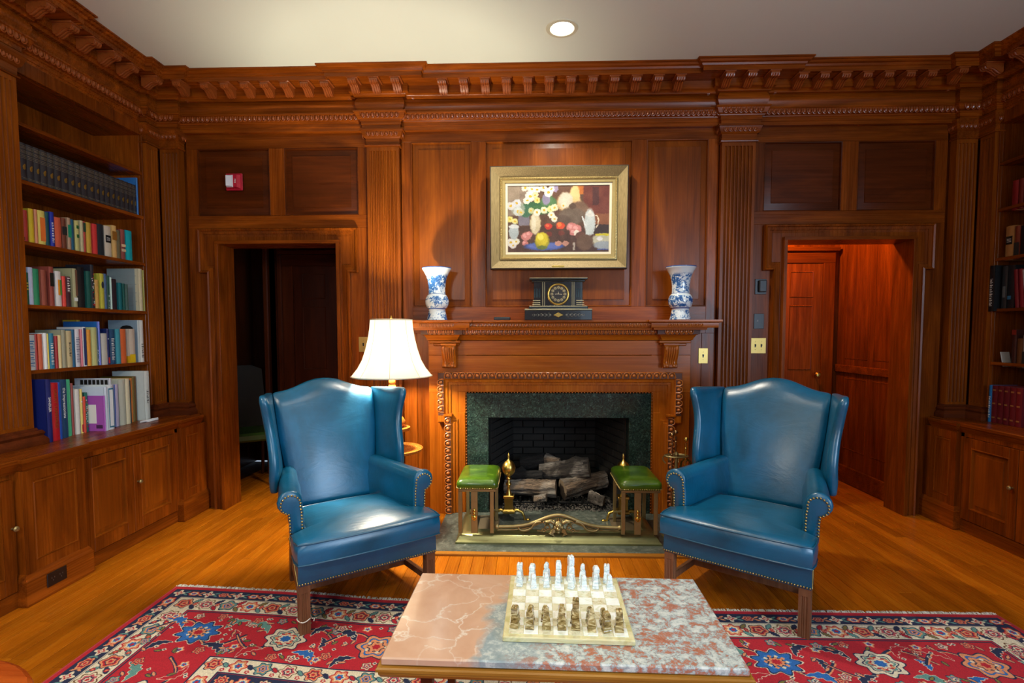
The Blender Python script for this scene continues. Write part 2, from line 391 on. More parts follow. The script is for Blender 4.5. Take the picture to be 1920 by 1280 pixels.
for s in (0, 1):
    f = (lambda v: v) if s == 0 else mx; q = 1 if s == 0 else -1
    for x, y, rz in ((-1.33, 3.99, -90), (-.88, 3.99, 90)): modil(f(x), y, R_(rz*q))
    modil(f(-2.54), 3.97-.077, 0); modil(f(-2.60), 3.99, R_(90*q))
    for y in (3.42, 3.26, 3.10, 3.575): modil(f(XL+.077), y, R_(90*q))
    modil(f(XL+.117), 3.75, R_(90*q))
    for y in (2.60, 2.75, 2.90): modil(f(XL+.117), y, R_(90*q))
    for y in (2.24, 2.08): modil(f(XL+.077), y, R_(90*q))
# ---- crossetted door casings
def crossette(m, X0, X1, ZT, ear, zear, prof, y, sgn=1):
    """prof = (out from opening edge, depth towards room). Outer mouldings follow an eared path."""
    pth = [(X0, 0), (X0, zear), (X0-ear, zear), (X0-ear, ZT), (X1+ear, ZT), (X1+ear, zear), (X1, zear), (X1, 0)]
    m.T = lambda a, b, c: (a, y-c, b)
    return m.sweep(prof, pth, 1)
cas = [(0, 0), (0, .018), (.02, .022), (.022, .028), (.042, .032), (.046, .042), (.058, .046), (.062, .034), (.062, 0)]
for s, nm, lb in ((0, 'trim_2', 'eared wooden casing of the dark doorway left of the fireplace'), (1, 'trim_3', 'eared wooden casing of the red lit doorway right of the fireplace')):
    a, b = (-2.41, -1.475) if s == 0 else (mx(-1.475), mx(-2.41))
    m = MB(); crossette(m, a-.03, b+.03, 2.152, .065, 1.935, cas, 4.05)
    m.T = None
    m.box(a-.031, a, 4.028, 4.06, 0, 2.152); m.box(b, b+.031, 4.028, 4.06, 0, 2.152); m.box(a-.0, b+.0, 4.028, 4.06, 2.10, 2.152)
    m.box(a-.096, a-.03, 4.03, 4.06, 1.936, 2.153); m.box(b+.03, b+.096, 4.03, 4.06, 1.936, 2.153)
    tag(m.build(nm, WZ, smooth=25), lb, 'door casing', kind='structure')
# ---- side walls, rear wall, windows behind the camera
DKW = WZ
wl = MB(); wl.box(-3.45, -3.3, -3, 4.1, 0, 3.3); wl.box(-3.3, -2.87, -3, 1.4, 0, 3.3)
tag(wl.build('wall_left', WY, smooth=0), 'left wall behind the built-in bookcase', 'wall', kind='structure')
XR = mx(-2.87); wr = MB(); wr.box(mx(-3.3), mx(-3.45), -3, 4.1, 0, 3.3)
for a, b, c, d in ((-3, -2.0, 0, 3.3), (-2.0, -.6, 0, .75), (-2.0, -.6, 2.75, 3.3), (-.6, 1.4, 0, 3.3)): wr.box(XR, XR+.15, a, b, c, d)
tag(wr.build('wall_right', WY, smooth=0), 'right wall behind the built-in bookcase', 'wall', kind='structure')
wf = MB()
for a, b, c, d in ((-3.4, -1.85, 0, 3.3), (-1.85, -.55, 0, .75), (-1.85, -.55, 2.75, 3.3), (-.55, 1.05, 0, 3.3), (1.05, 2.35, 0, .75), (1.05, 2.35, 2.75, 3.3), (2.35, 3.9, 0, 3.3)): wf.box(a, b, -3.05, -2.9, c, d)
tag(wf.build('wall_front', WX, smooth=0), 'panelled wall with windows behind the photographer', 'wall', kind='structure')
WHT = plain('window_paint', 'C8C4B8', .5)
for i, (M, a, b) in enumerate(((BACK(0), -1.85, -.55), (BACK(0), 1.05, 2.35), (None, -2.0, -.6))):
    m = MB(); m.T = (lambda u, v, w: (u, -2.95+w, v)) if i < 2 else (lambda u, v, w: (XR+.05-w, u, v))
    for u in (a, (a+b)/2, b): m.box(u-.03, u+.03, .75, 2.75, 0, .05)
    for v in (.78, 1.45, 1.75, 2.1, 2.72): m.box(a, b, v-.02, v+.02, 0, .04)
    tag(m.build('window_%d' % (i+1), WHT, smooth=0), 'tall muntined sash window behind the photographer %s' % ('to the left', 'to the right', 'in the right wall')[i], 'window', kind='structure')
# ---- vestibules
def vest(s):
    f = (lambda v: v) if s == 0 else mx
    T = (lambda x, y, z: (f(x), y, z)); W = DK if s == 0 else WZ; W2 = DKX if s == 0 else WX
    m = MB(); m.T = T
    m.box(-1.25, -1.15, 4.22, 5.2, 0, 2.75); m.box(-3.0, -1.15, 4.22, 5.2, 2.7, 2.8)
    m.box(-2.60 if s == 0 else -2.60, -1.2, 5.1, 5.2, 0, 2.75)
    if s: m.box(-2.62, -2.505, 4.22, 5.2, 0, 2.75)
    else: m.box(-3.15, -3.0, 4.22, 5.7, 0, 2.75); m.box(-3.1, -2.5, 5.6, 5.7, 0, 2.75); m.box(-2.60, -2.5, 5.1, 5.7, 0, 2.75)
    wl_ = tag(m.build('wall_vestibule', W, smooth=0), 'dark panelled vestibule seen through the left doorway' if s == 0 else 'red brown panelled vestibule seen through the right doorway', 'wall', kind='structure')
    # door in back wall of the vestibule
    d0, d1 = (-2.30, -1.55) if s == 0 else (-2.335, -1.6)
    dr = MB(); dr.T = T; dr.box(d0, d1, 5.06, 5.1, .01, 2.06, .003)
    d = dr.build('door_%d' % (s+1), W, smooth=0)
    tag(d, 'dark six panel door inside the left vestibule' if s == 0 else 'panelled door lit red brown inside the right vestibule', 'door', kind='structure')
    cw = (d1-d0)/2
    for c in (0, 1):
        for z0, z1 in ((.2, .85), (1.05, 1.66), (1.74, 1.98)):
            a = d0+.09+c*(cw-.03); b = a+cw-.15
            if s: a, b = mx(b), mx(a)
            raised_panel(BACK(5.058), a, b, z0, z1, bev=.03, sink=.014, bead=.008).build('panel', W, d, smooth=30)
    for a, b, z0, z1, y in ((d0-.11, d0, 0, 2.06, 5.05), (d1, d1+.11, 0, 2.06, 5.05), (d0-.11, d1+.11, 2.06, 2.17, 5.05), (d0-.14, d1+.14, 2.17, 2.21, 5.03)):
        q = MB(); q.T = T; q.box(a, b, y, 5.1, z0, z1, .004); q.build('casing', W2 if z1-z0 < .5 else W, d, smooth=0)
    k = MB(); k.T = T; k.lathe([(.008, 0), (.008, .03), (.026, .04), (.03, .055), (.02, .07), (.002, .073)][::1], (d0+.05 if s else d1-.05, 5.06, 0), 12, axis='y')
    k.v = [(x, 5.06-(y-5.06), z+1.0) for x, y, z in k.v]; k.build('door_knob', BRASS, d, smooth=40)
    # side wall of the right vestibule with tall panels; left vestibule post
    if s:
        for z0, z1 in ((.32, .98), (1.16, 2.55)):
            for a, b in ((4.28, 4.56), (4.64, 4.96)):
                raised_panel(SIDE(-2.505, 1), a, b, z0, z1, bev=.035).build('panel', W, wl_, smooth=30)
        q = MB(); q.T = T; q.box(-2.51, -2.485, 4.22, 5.1, 1.03, 1.1, .006); q.build('chair_rail', W2, wl_, smooth=0)
        q = MB(); q.T = T; q.box(-2.51, -2.49, 4.22, 5.1, 0, .16, .006); q.build('skirting', W2, wl_, smooth=0)
    else:
        for a in (-2.60, -2.46): MB().box(a, a+.05, 5.04, 5.1, 0, 2.7, .01).build('post', W, wl_, smooth=0)
vest(0); vest(1)
light('vestibule_lamp', 'POINT', (2.2, 4.6, 2.58), 50, (1, .42, .11), size=.05)
SHELF_B =[
(2.904,0.018,0.179,'A8402C','bb','rust red book with a small black label at its foot'),
(2.923,0.029,0.179,'A8342C','','plain crimson cloth book beside the rust red one'),
(2.957,0.033,0.195,'C8AE28','','golden yellow book between crimson and salmon spines'),
(2.990,0.020,0.197,'C07A50','','slim salmon book right of the golden yellow one'),
(3.013,0.048,0.199,'CFC060','op','pale yellow book with a tall orange spine panel'),
(3.062,0.026,0.198,'0C4648','','dark teal book left of the royal blue one'),
(3.089,0.028,0.206,'1C2F93','wt','royal blue book with slanting white spine lettering'),
(3.122,0.045,0.183,'C4583C','','plain coral book right of the royal blue one'),
(3.170,0.033,0.188,'6A3826','dl','brown book with a dark grey spine label'),
(3.206,0.026,0.197,'A8886A','gl','tan book with a bright green block on its spine'),
(3.234,0.025,0.193,'17506A','','steel blue book beside the tan and green one'),
(3.264,0.033,0.192,'B8B470','gs','pale green book with two dark green squares'),
(3.300,0.025,0.199,'B8B084','','pale cream book left of the red one with green label'),
(3.325,0.021,0.200,'B04038','gt','red book with dark green label near its top'),
(3.349,0.040,0.199,'C09C3C','','mustard yellow book between two red spines'),
(3.394,0.039,0.199,'C43634','','bright red cloth book left of the black one'),
(3.435,0.056,0.208,'1E282E','','wide black book left of the white one'),
(3.496,0.057,0.207,'C8BEA8','bl','white book with a square black title label'),
(3.556,0.042,0.222,'CDA664','br','cream book with a brown block on its spine'),
(3.600,0.036,0.197,'6A6448','','olive grey book left of the banded one'),
(3.638,0.041,0.210,'8E4A42','cb','dusty red book with cream bands at its foot'),
(3.682,0.057,0.213,'0FA4AC','','turquoise book at the right end of its row'),
]
SHELF_C =[
(2.903,0.030,0.183,'1C5A3C','yd','dark green book with yellow ornaments on its spine'),
(2.934,0.031,0.215,'BCC8DC','','pale bluish white book between two green spines'),
(2.966,0.037,0.211,'268058','','bright green book right of the pale bluish one'),
(3.011,0.036,0.210,'8C4A3A','','reddish brown cloth book right of the bright green one'),
(3.068,0.033,0.236,'8A4034','dt','brown book with a black and gold title label'),
(3.109,0.040,0.214,'D2D0C8','og','white book with an orange and green stripe'),
(3.151,0.026,0.188,'D4463A','','scarlet book right of the white striped one'),
(3.181,0.034,0.189,'43242C','wt2','dark plum book with white title lettering'),
(3.231,0.032,0.245,'A2A078','pt','cream and olive book with a pale spot near its foot'),
(3.328,0.039,0.240,'105048','','deep teal book with wide dark cover showing'),
(3.368,0.028,0.287,'20242E','mx','tall black book with red and white speckled spine'),
(3.399,0.033,0.192,'C49A50','','short tan book right of the tall speckled one'),
(3.436,0.036,0.236,'B8B440','ov','lime yellow book with a dark oval on its spine'),
(3.473,0.026,0.239,'4A6688','','slate blue book right of the lime yellow one'),
(3.500,0.022,0.230,'1A4838','sp','thin dark green book with pale speckles at its foot'),
(3.524,0.011,0.220,'B4D0C0','','very thin pale mint book left of the dark brown one'),
(3.536,0.047,0.211,'2C2028','','very dark brown book beside the thin mint one'),
(3.598,0.033,0.190,'12686E','','short teal book right of the very dark brown one'),
(3.632,0.024,0.188,'0C5048','','short bottle green book between teal and grey spines'),
(3.658,0.031,0.186,'4C6A62','','short grey green book in front of the large pale cover'),
(3.792,0.039,0.313,'CFC8A4','lg','large book with grey printed cover and cream spine'),
(3.832,0.012,0.306,'948C34','','thin olive yellow book at the right end of its row'),
]
SHELF_D =[
(2.911,0.042,0.206,'C8CFC8','bt','white book with blue title at left end of its row'),
(2.957,0.018,0.208,'9C2418','','dark red book beside the white one with blue title'),
(2.976,0.029,0.210,'C06040','','terracotta book left of the plain white one'),
(3.007,0.024,0.216,'DCE0DC','','plain white book left of the thin yellow one'),
(3.032,0.014,0.212,'D2C050','','thin yellow book left of the blue and teal one'),
(3.047,0.033,0.214,'2A7898','wt3','blue and teal book with long white spine title'),
(3.082,0.021,0.198,'9A2A2A','','dark red book with a pink spot near its top'),
(3.105,0.026,0.202,'D8C890','','cream book right of the dark red one with spot'),
(3.132,0.030,0.235,'9A9A80','','sage grey book right of the cream one'),
(3.163,0.038,0.231,'B8AA80','dt2','beige book with small dark title lettering'),
(3.202,0.025,0.239,'205C80','','deep blue book left of the white lettered one'),
(3.228,0.035,0.240,'CCCCD0','gt2','white book with dense grey spine lettering'),
(3.264,0.016,0.240,'C87078','','thin pink book right of the white lettered one'),
(3.281,0.033,0.255,'D6D6D2','nf','white edged book with a navy spine panel'),
(3.316,0.033,0.238,'D8943A','','orange book with a brown curved patch beside it'),
(3.350,0.043,0.254,'B8BE80','','pale green book right of the orange one'),
(3.394,0.014,0.248,'204058','sp','thin dark speckled book left of the tall lavender one'),
(3.409,0.017,0.293,'6C7CD0','lv','tall book with bright blue cover and lavender spine'),
(3.427,0.049,0.214,'BABAB0','','light grey book in front of the tall yellow one'),
(3.478,0.023,0.246,'10245C','rd','navy book with small white and red marks'),
(3.502,0.048,0.242,'1C4468','wt4','dark blue book with pale vertical lettering'),
(3.552,0.042,0.245,'3C90A0','','light teal book left of the orange red one'),
(3.596,0.053,0.245,'CC6434','','burnt orange book right of the light teal one'),
(3.677,0.058,0.246,'C8BCA8','yt','greyish book with a yellow shape at its foot'),
(3.778,0.038,0.311,'D8DCD4','bw','large grey book with black drawing and lettered white spine'),
]
SHELF_E = [  # y0, thickness, height, colour, style, label, x_front
(2.925, .034, .37, '101C5C', 'tSANDLER', 'large navy book with white spine letters at left end of the counter row', -2.80),
(2.966, .050, .345, 'A81420', 'tGREAT TAPESTRIES', 'red book lettered GREAT TAPESTRIES in gold', -2.81),
(3.018, .027, .345, '1448A0', '', 'slim bright blue book right of the red lettered one', -2.82),
(3.047, .049, .357, '0E3C5E', 'tthe Impressionists', 'deep navy book with white Impressionists title', -2.83),
(3.100, .042, .353, '46B884', '', 'mint green book on the counter row', -2.85),
(3.150, .018, .327, '8C4038', '', 'thin dusty red book right of the mint green one', -2.855),
(3.172, .034, .286, 'D0CFC6', '', 'white book right of the thin dusty red one', -2.85),
(3.208, .020, .284, 'D4C068', 'rd', 'thin cream and yellow book with red foot', -2.85),
(3.230, .020, .233, 'C8482C', '', 'short orange red book left of the multicoloured one', -2.85),
(3.252, .026, .256, '1E6658', 'mx', 'dark green multicoloured book left of the purple one', -2.86),
(3.284, .012, .232, 'A050A8', 'pu', 'purple paperback with white panel and barcode on its cover', -2.76),
(3.298, .028, .288, 'C4D2DE', '', 'pale blue covered book just behind the purple one', -2.765),
(3.328, .050, .296, 'CED8DC', 'fr', 'white book with blue framed spine title behind the purple one', -2.77),
(3.382, .022, .338, 'B8BCC4', 'ph', 'tall book with black and white portraits along its cover top', -2.80),
(3.410, .030, .279, '8A1C34', '', 'crimson book right of the blue framed white one', -2.82),
(3.443, .040, .290, 'C0B8D0', 'eb', 'pale mauve book with a bright blue edge', -2.82),
(3.487, .056, .318, 'B8BCAC', '', 'thick grey green book right of the blue edged one', -2.82),
(3.546, .040, .320, 'CFC8A8', '', 'cream book with a worn brown streak', -2.82),
(3.590, .020, .305, '28383C', '', 'dark slate book left of the orange covered one', -2.83),
(3.614, .024, .318, 'C07028', 'oc', 'orange covered book with a dark square window', -2.84),
(3.642, .020, .325, '6A5A20', '', 'thin olive book right of the orange covered one', -2.845),
(3.664, .024, .328, '5A3C18', '', 'brown book left of the tallest white one', -2.85),
(3.700, .052, .362, 'C6CEC8', 'wt5', 'tallest white book at right end of the counter row', -2.80)]
RIGHT = [  # z, rows: y0, th, h, colour, style, label, lean
(2.245, [(3.72, .045, .20, '7A1418', '', 'dark red book at the left of the top right hand shelf', 0), (3.682, .034, .20, '6A2018', '', 'maroon book beside the orange one on the top right hand shelf', 0),
         (3.63, .034, .225, 'C85A20', 'dl', 'leaning orange book on the top right hand shelf', -8), (3.575, .045, .215, '101C30', '', 'dark blue book right of the leaning orange one', -6)]),
(1.905, [(3.735, .062, .235, 'A07440', 'bl', 'tan book with black title label in the right bookcase', 0), (3.69, .04, .225, '70301C', 'dl2', 'rust and charcoal book in the right bookcase', 0), (3.63, .055, .22, '0E1418', '', 'near black book right of the rust and charcoal one', 0), (3.575, .05, .215, '0C1016', '', 'dark book at frame edge on the second right hand shelf', 0)]),
(1.552, [(3.822, .042, .325, '0A0C0E', 'wt', 'big black book overhanging the shelf front of the right bookcase', 0), (3.768, .042, .315, '22282A', 'lb', 'charcoal book with a small grey label', 0), (3.712, .052, .315, '10161A', 'bd', 'black book with a small blue patch', 0),
         (3.672, .03, .28, '70101C', '', 'leaning dark crimson book in the right bookcase', 5), (3.636, .03, .28, '781420', '', 'crimson book touching the leaning white one', 5), (3.575, .05, .275, 'B8BCC4', 'te', 'leaning white book with teal edge in the right bookcase', 8)]),
(1.16, [(3.765, .006, .105, 'A8A49C', '', 'small white card leaning in the right bookcase', 14), (3.676, .034, .262, '3A1A14', 'rt', 'dark brown book with red top in the right bookcase', 0), (3.632, .040, .20, '5C3818', '', 'short brown book in the right bookcase', 0), (3.588, .042, .225, '8C8A84', 'dl2', 'grey and white book in the right bookcase', 0)]),
(.765, [(3.782, .026, .262, '1068A8', 'wt', 'slim bright blue book at the end of the dark red volumes', 0)]+[(3.738-i*.046, .045, .262, '5C0E18', 'vg', 'dark red volume of the matching set in the right bookcase', 0) for i in range(5)])]
BMAT = {}
def bmat(h):
    if h not in BMAT: BMAT[h] = plain('book_'+h, h, .45, var=.06, bscale=40)
    return BMAT[h]
PAGE = plain('book_pages', 'CFC6AC', .8, var=.1, bscale=200); GILT = plain('gilt', 'A88C3C', .35, .8); WHTI = plain('white_ink', 'E0DED4', .6); BLKI = plain('black_ink', '14120F', .6)
def mark(x, y0, y1, z0, z1, h, par, nm='label', dep=.0008, lab=None):
    o = MB().box(x-.0005, x+dep, y0, y1, z0, z1).build(nm, h if not isinstance(h, str) else bmat(h), par, smooth=0)
    if lab: o['label'] = lab
    return o
TXT = {}
def text(s, size, mat, par, loc, rot, name='lettering', align='CENTER'):
    c = bpy.data.curves.new(name, 'FONT'); c.body = s; c.size = size; c.extrude = .0004; c.align_x = align; c.align_y = 'CENTER'; c.resolution_u = 2
    t = bpy.data.objects.new(name+'_curve', c); COL.objects.link(t); bpy.context.view_layer.update()
    me = bpy.data.meshes.new_from_object(t.evaluated_get(bpy.context.evaluated_depsgraph_get())); bpy.data.objects.remove(t)
    me.materials.clear(); me.materials.append(mat)
    o = bpy.data.objects.new(name, me); COL.objects.link(o); o.parent = par; o.location = loc; o.rotation_euler = rot; return o
def book(th, h, depth, hexc, style, label, group):
    """local: spine faces +x at x=0, body runs to -depth; y 0..th; z 0..h"""
    e = MB(); c = .0022 if th > .012 else .0012; e.box(-depth, -.004, 0, c, 0, h, .0006); e.box(-depth, -.004, th-c, th, 0, h, .0006)
    n = 6; ring = lambda z: [(-.004-c, c, z), (-.004-c, .0, z)]+[(-.004+.005*math.sin(math.pi*k/n), th*k/n, z) for k in range(n+1)]+[(-.004-c, th, z), (-.004-c, th-c, z)]
    e.loft([ring(0), ring(h)], True, True)
    o = e.build('book', bmat(hexc), smooth=40)
    tag(o, label, 'book', group)
    MB().box(-depth+.004, -.006, c, th-c, .003, h-.004).build('pages', PAGE, o, smooth=0)
    m = .12*th; y0, y1 = m, th-m
    st = style; X = .0012
    def lett(z0, z1, mat, n_=7, wdt=.5):   # a row of small letter like strokes running up the spine
        mm = MB(); k = 0; z = z0
        while z < z1:
            d = .004+.004*((k*7) % 3); mm.box(X-.001, X+.0006, th*(.5-wdt/2), th*(.5+wdt/2)-(.15*th if k % 2 else 0), z, z+d*.55); z += d+.0025; k += 1
        mm.build('lettering', mat, o, smooth=0)
    if st.startswith('t') and len(st) > 3:
        s = st[1:]; sz = th*.62; text(s, min(sz, h*.75/len(s)*1.7), GILT if 'GREAT' in s else WHTI, o, (X, th/2, h*(.55 if 'GREAT' in s else .6)), (R_(90), R_(90), R_(90)))
    elif st in ('wt', 'wt2', 'wt3', 'wt4'): lett(h*(.12 if st != 'wt2' else .5), h*(.72 if st != 'wt2' else .93), WHTI)
    elif st == 'wt5': lett(h*.35, h*.62, BLKI, wdt=.35)
    elif st == 'bt': lett(h*.1, h*.85, bmat('2A6C9C'), wdt=.6)
    elif st == 'gt2': lett(h*.12, h*.8, bmat('70748A'), wdt=.7)
    elif st == 'dt2': lett(h*.3, h*.7, BLKI, wdt=.35)
    elif st == 'op': mark(X, th*.25, th*.92, h*.1, h*.8, 'D8702C', o, lab='orange spine panel')
    elif st == 'bb': mark(X, y0, y1, h*.03, h*.13, '101010', o)
    elif st in ('dl', 'dl2'): mark(X, y0*0+.001, th-.001, h*(.45 if st == 'dl' else .02), h*(.72 if st == 'dl' else .5), '242826', o)
    elif st == 'gl': mark(X, .001, th-.001, h*.38, h*.78, '128C68', o)
    elif st == 'gs':
        for a in (.5, .8): mark(X, th*.3, th*.8, h*(a-.06), h*(a+.05), '2A5C2C', o)
    elif st == 'gt': mark(X, .001, th-.001, h*.66, h*.95, '1E4632', o)
    elif st == 'bl': mark(X, y0, y1, h*.46, h*.7, '181A18', o); [mark(X+.0009, th*.25, th*.75, h*a, h*(a+.012), WHTI, o, 'lettering') for a in (.53, .57, .61)]
    elif st == 'br': mark(X, .001, th-.001, h*.55, h*.82, '8C5C20', o)
    elif st == 'cb':
        for a in (.26, .42): mark(X, .001, th-.001, h*a, h*(a+.09), 'D8C498', o)
    elif st == 'yd':
        for a in (.45, .55, .64): mark(X, th*.3, th*.75, h*a, h*(a+.05), 'B8A840', o)
    elif st == 'dt': mark(X, y0, y1, h*.5, h*.84, '1C1C14', o); lett(h*.55, h*.8, GILT, wdt=.3)
    elif st == 'og': mark(X, th*.35, th*.65, h*.32, h*.76, 'D88A20', o); mark(X, th*.65, th*.95, h*.32, h*.76, '4C8438', o)
    elif st == 'pt': mark(X, th*.1, th*.9, h*.16, h*.25, 'DCE4DC', o); mark(X, th*.5, th*.95, h*.3, h*.97, '6A4A38', o)
    elif st in ('mx', 'sp'):
        mm = [MB(), MB(), MB()]; q = random.Random(len(label))
        for k in range(26 if st == 'mx' else 14):
            z = q.uniform(.02, .8 if st == 'mx' else .4)*h; y = q.uniform(.1, .75)*th; mm[k % 3].box(X-.001, X+.0005, y, y+th*.2, z, z+h*.025)
        for a, hh in zip(mm, ('C03028', 'D8D8D0', '3C7C5C') if st == 'mx' else ('C8D0C8', 'A8B8B0', 'D8D8D0')): a.build('speckles', bmat(hh), o, smooth=0)
    elif st == 'ov': mm = MB(); mm.ball((X, th*.55, h*.68), (.001, th*.32, h*.1), 12, 6); mm.build('oval', bmat('30343C'), o, smooth=40)
    elif st == 'nf': mark(X, th*.22, th*.78, h*.03, h*.97, '2C3C68', o, lab='navy spine panel')
    elif st == 'fr': mark(X, th*.12, th*.9, h*.05, h*.93, '28708C', o, 'frame'); mark(X+.0008, th*.22, th*.8, h*.08, h*.9, 'D8DCDC', o, 'title_panel'); lett(h*.15, h*.85, bmat('7890A0'), wdt=.3)
    elif st == 'rd': mark(X, th*.2, th*.8, h*.03, h*.2, 'B0302C', o); mark(X, th*.2, th*.6, h*.7, h*.73, 'E0E0E0', o)
    elif st == 'pu':
        f = MB().box(-.115, -.055, -.0012, .0004, h*.22, h*.75); f.build('white_panel', WHTI, o, smooth=0)
        f = MB(); q = -.058
        while q < -.018: f.box(q, q+.0018, -.0012, .0004, h*.08, h*.18); q += .0036
        f.build('barcode', BLKI, o, smooth=0)
    elif st == 'ph':
        f = MB(); q = random.Random(5)
        for k in range(7): f.box(-.20+k*.028, -.18+k*.028, -.0012, .0004, h*.86, h*.97)
        f.build('portraits', BLKI, o, smooth=0)
    elif st == 'eb': mark(X, .0, .005, 0, h, '2C64B8', o, 'edge', .001)
    elif st == 'oc': MB().box(-.07, -.01, -.0012, .0004, h*.35, h*.85).build('window_panel', bmat('101C30'), o, smooth=0)
    elif st == 'lg':
        f = MB()
        for k in range(8): f.box(-.19, -.05+.03*(k % 2), -.0012, .0004, h*(.12+k*.1), h*(.132+k*.1))
        f.build('printed_lines', bmat('8C9490'), o, smooth=0); MB().box(-depth, -.03, -.001, .0003, 0.001, h-.001).build('cover_front', bmat('8C9A98'), o, smooth=0)
    elif st == 'lv': MB().box(-depth, -.01, -.001, .0003, 0.001, h-.001).build('cover_front', bmat('2464A8'), o, smooth=0)
    elif st == 'bw':
        MB().box(-depth, -.02, -.001, .0003, 0.001, h-.001).build('cover_front', bmat('8CA0AC'), o, smooth=0)
        f = MB(); q = random.Random(8); P = []
        for k in range(10): a = k/9; f.ball((-.06-.09*math.sin(a*3.1)-.01*math.cos(k*2), -.0018, h*(.75-.6*a)), (.02+.008*math.sin(k), .001, .016), 8, 4)
        f.ball((-.10, -.0018, h*.8), (.05, .001, .025), 10, 5); f.build('ink_drawing', BLKI, o, smooth=0); lett(h*.1, h*.45, BLKI, wdt=.5)
    elif st == 'yt': mark(X, .0, th*.9, .001, h*.25, 'D8B81C', o, 'yellow_patch'); MB().box(-.06, 0, -.0012, .0004, .001, h*.2).build('yellow_patch', bmat('D8A418'), o, smooth=0)
    elif st == 'lb': mark(X, th*.3, th*.8, h*.3, h*.55, '5C6464', o)
    elif st == 'bd': mark(X, th*.1, th*.6, h*.25, h*.33, '2C6C94', o)
    elif st == 'te': mark(X, th-.006, th+.0, 0, h, '1C8088', o, 'edge', .001)
    elif st == 'rt': mark(X, .001, th-.001, h*.86, h*.99, '7C2418', o)
    elif st == 'vg':
        for a in (.12, .5, .86): lettm = MB().box(X-.001, X+.0004, th*.25, th*.75, h*a, h*(a+.04)); lettm.build('title_block', bmat('8C5C30'), o, smooth=0)
    elif st == 'gv':   # gilt volume
        mm = MB()
        for a in (.05, .08, .60, .64, .68, .74, .77, .80, .86, .89, .93): mm.box(X-.001, X+.0005, .002, th-.002, h*a, h*(a+.006))
        tag(mm.build('gilt_bands', plain('dull_gilt', 'A09670', .4, .4), o, smooth=0), kind='stuff')
        mm = MB(); mm.ball((X, th*.5, h*.36), (.0012, th*.22, h*.07), 8, 4); mm.ball((X, th*.62, h*.42), (.0012, th*.12, h*.035), 6, 4); mm.build('gilt_emblem', GILT, o, smooth=0)
    return o
def place_book(o, side, xf, y, z, lean=0):
    if side == 0: o.location = (xf, y, z)
    else: o.location = (mx(xf), y+o.dimensions[1]*0, z); o.rotation_euler = (0, 0, R_(180))
    if lean: o.rotation_euler = (R_(lean), 0, o.rotation_euler[2])
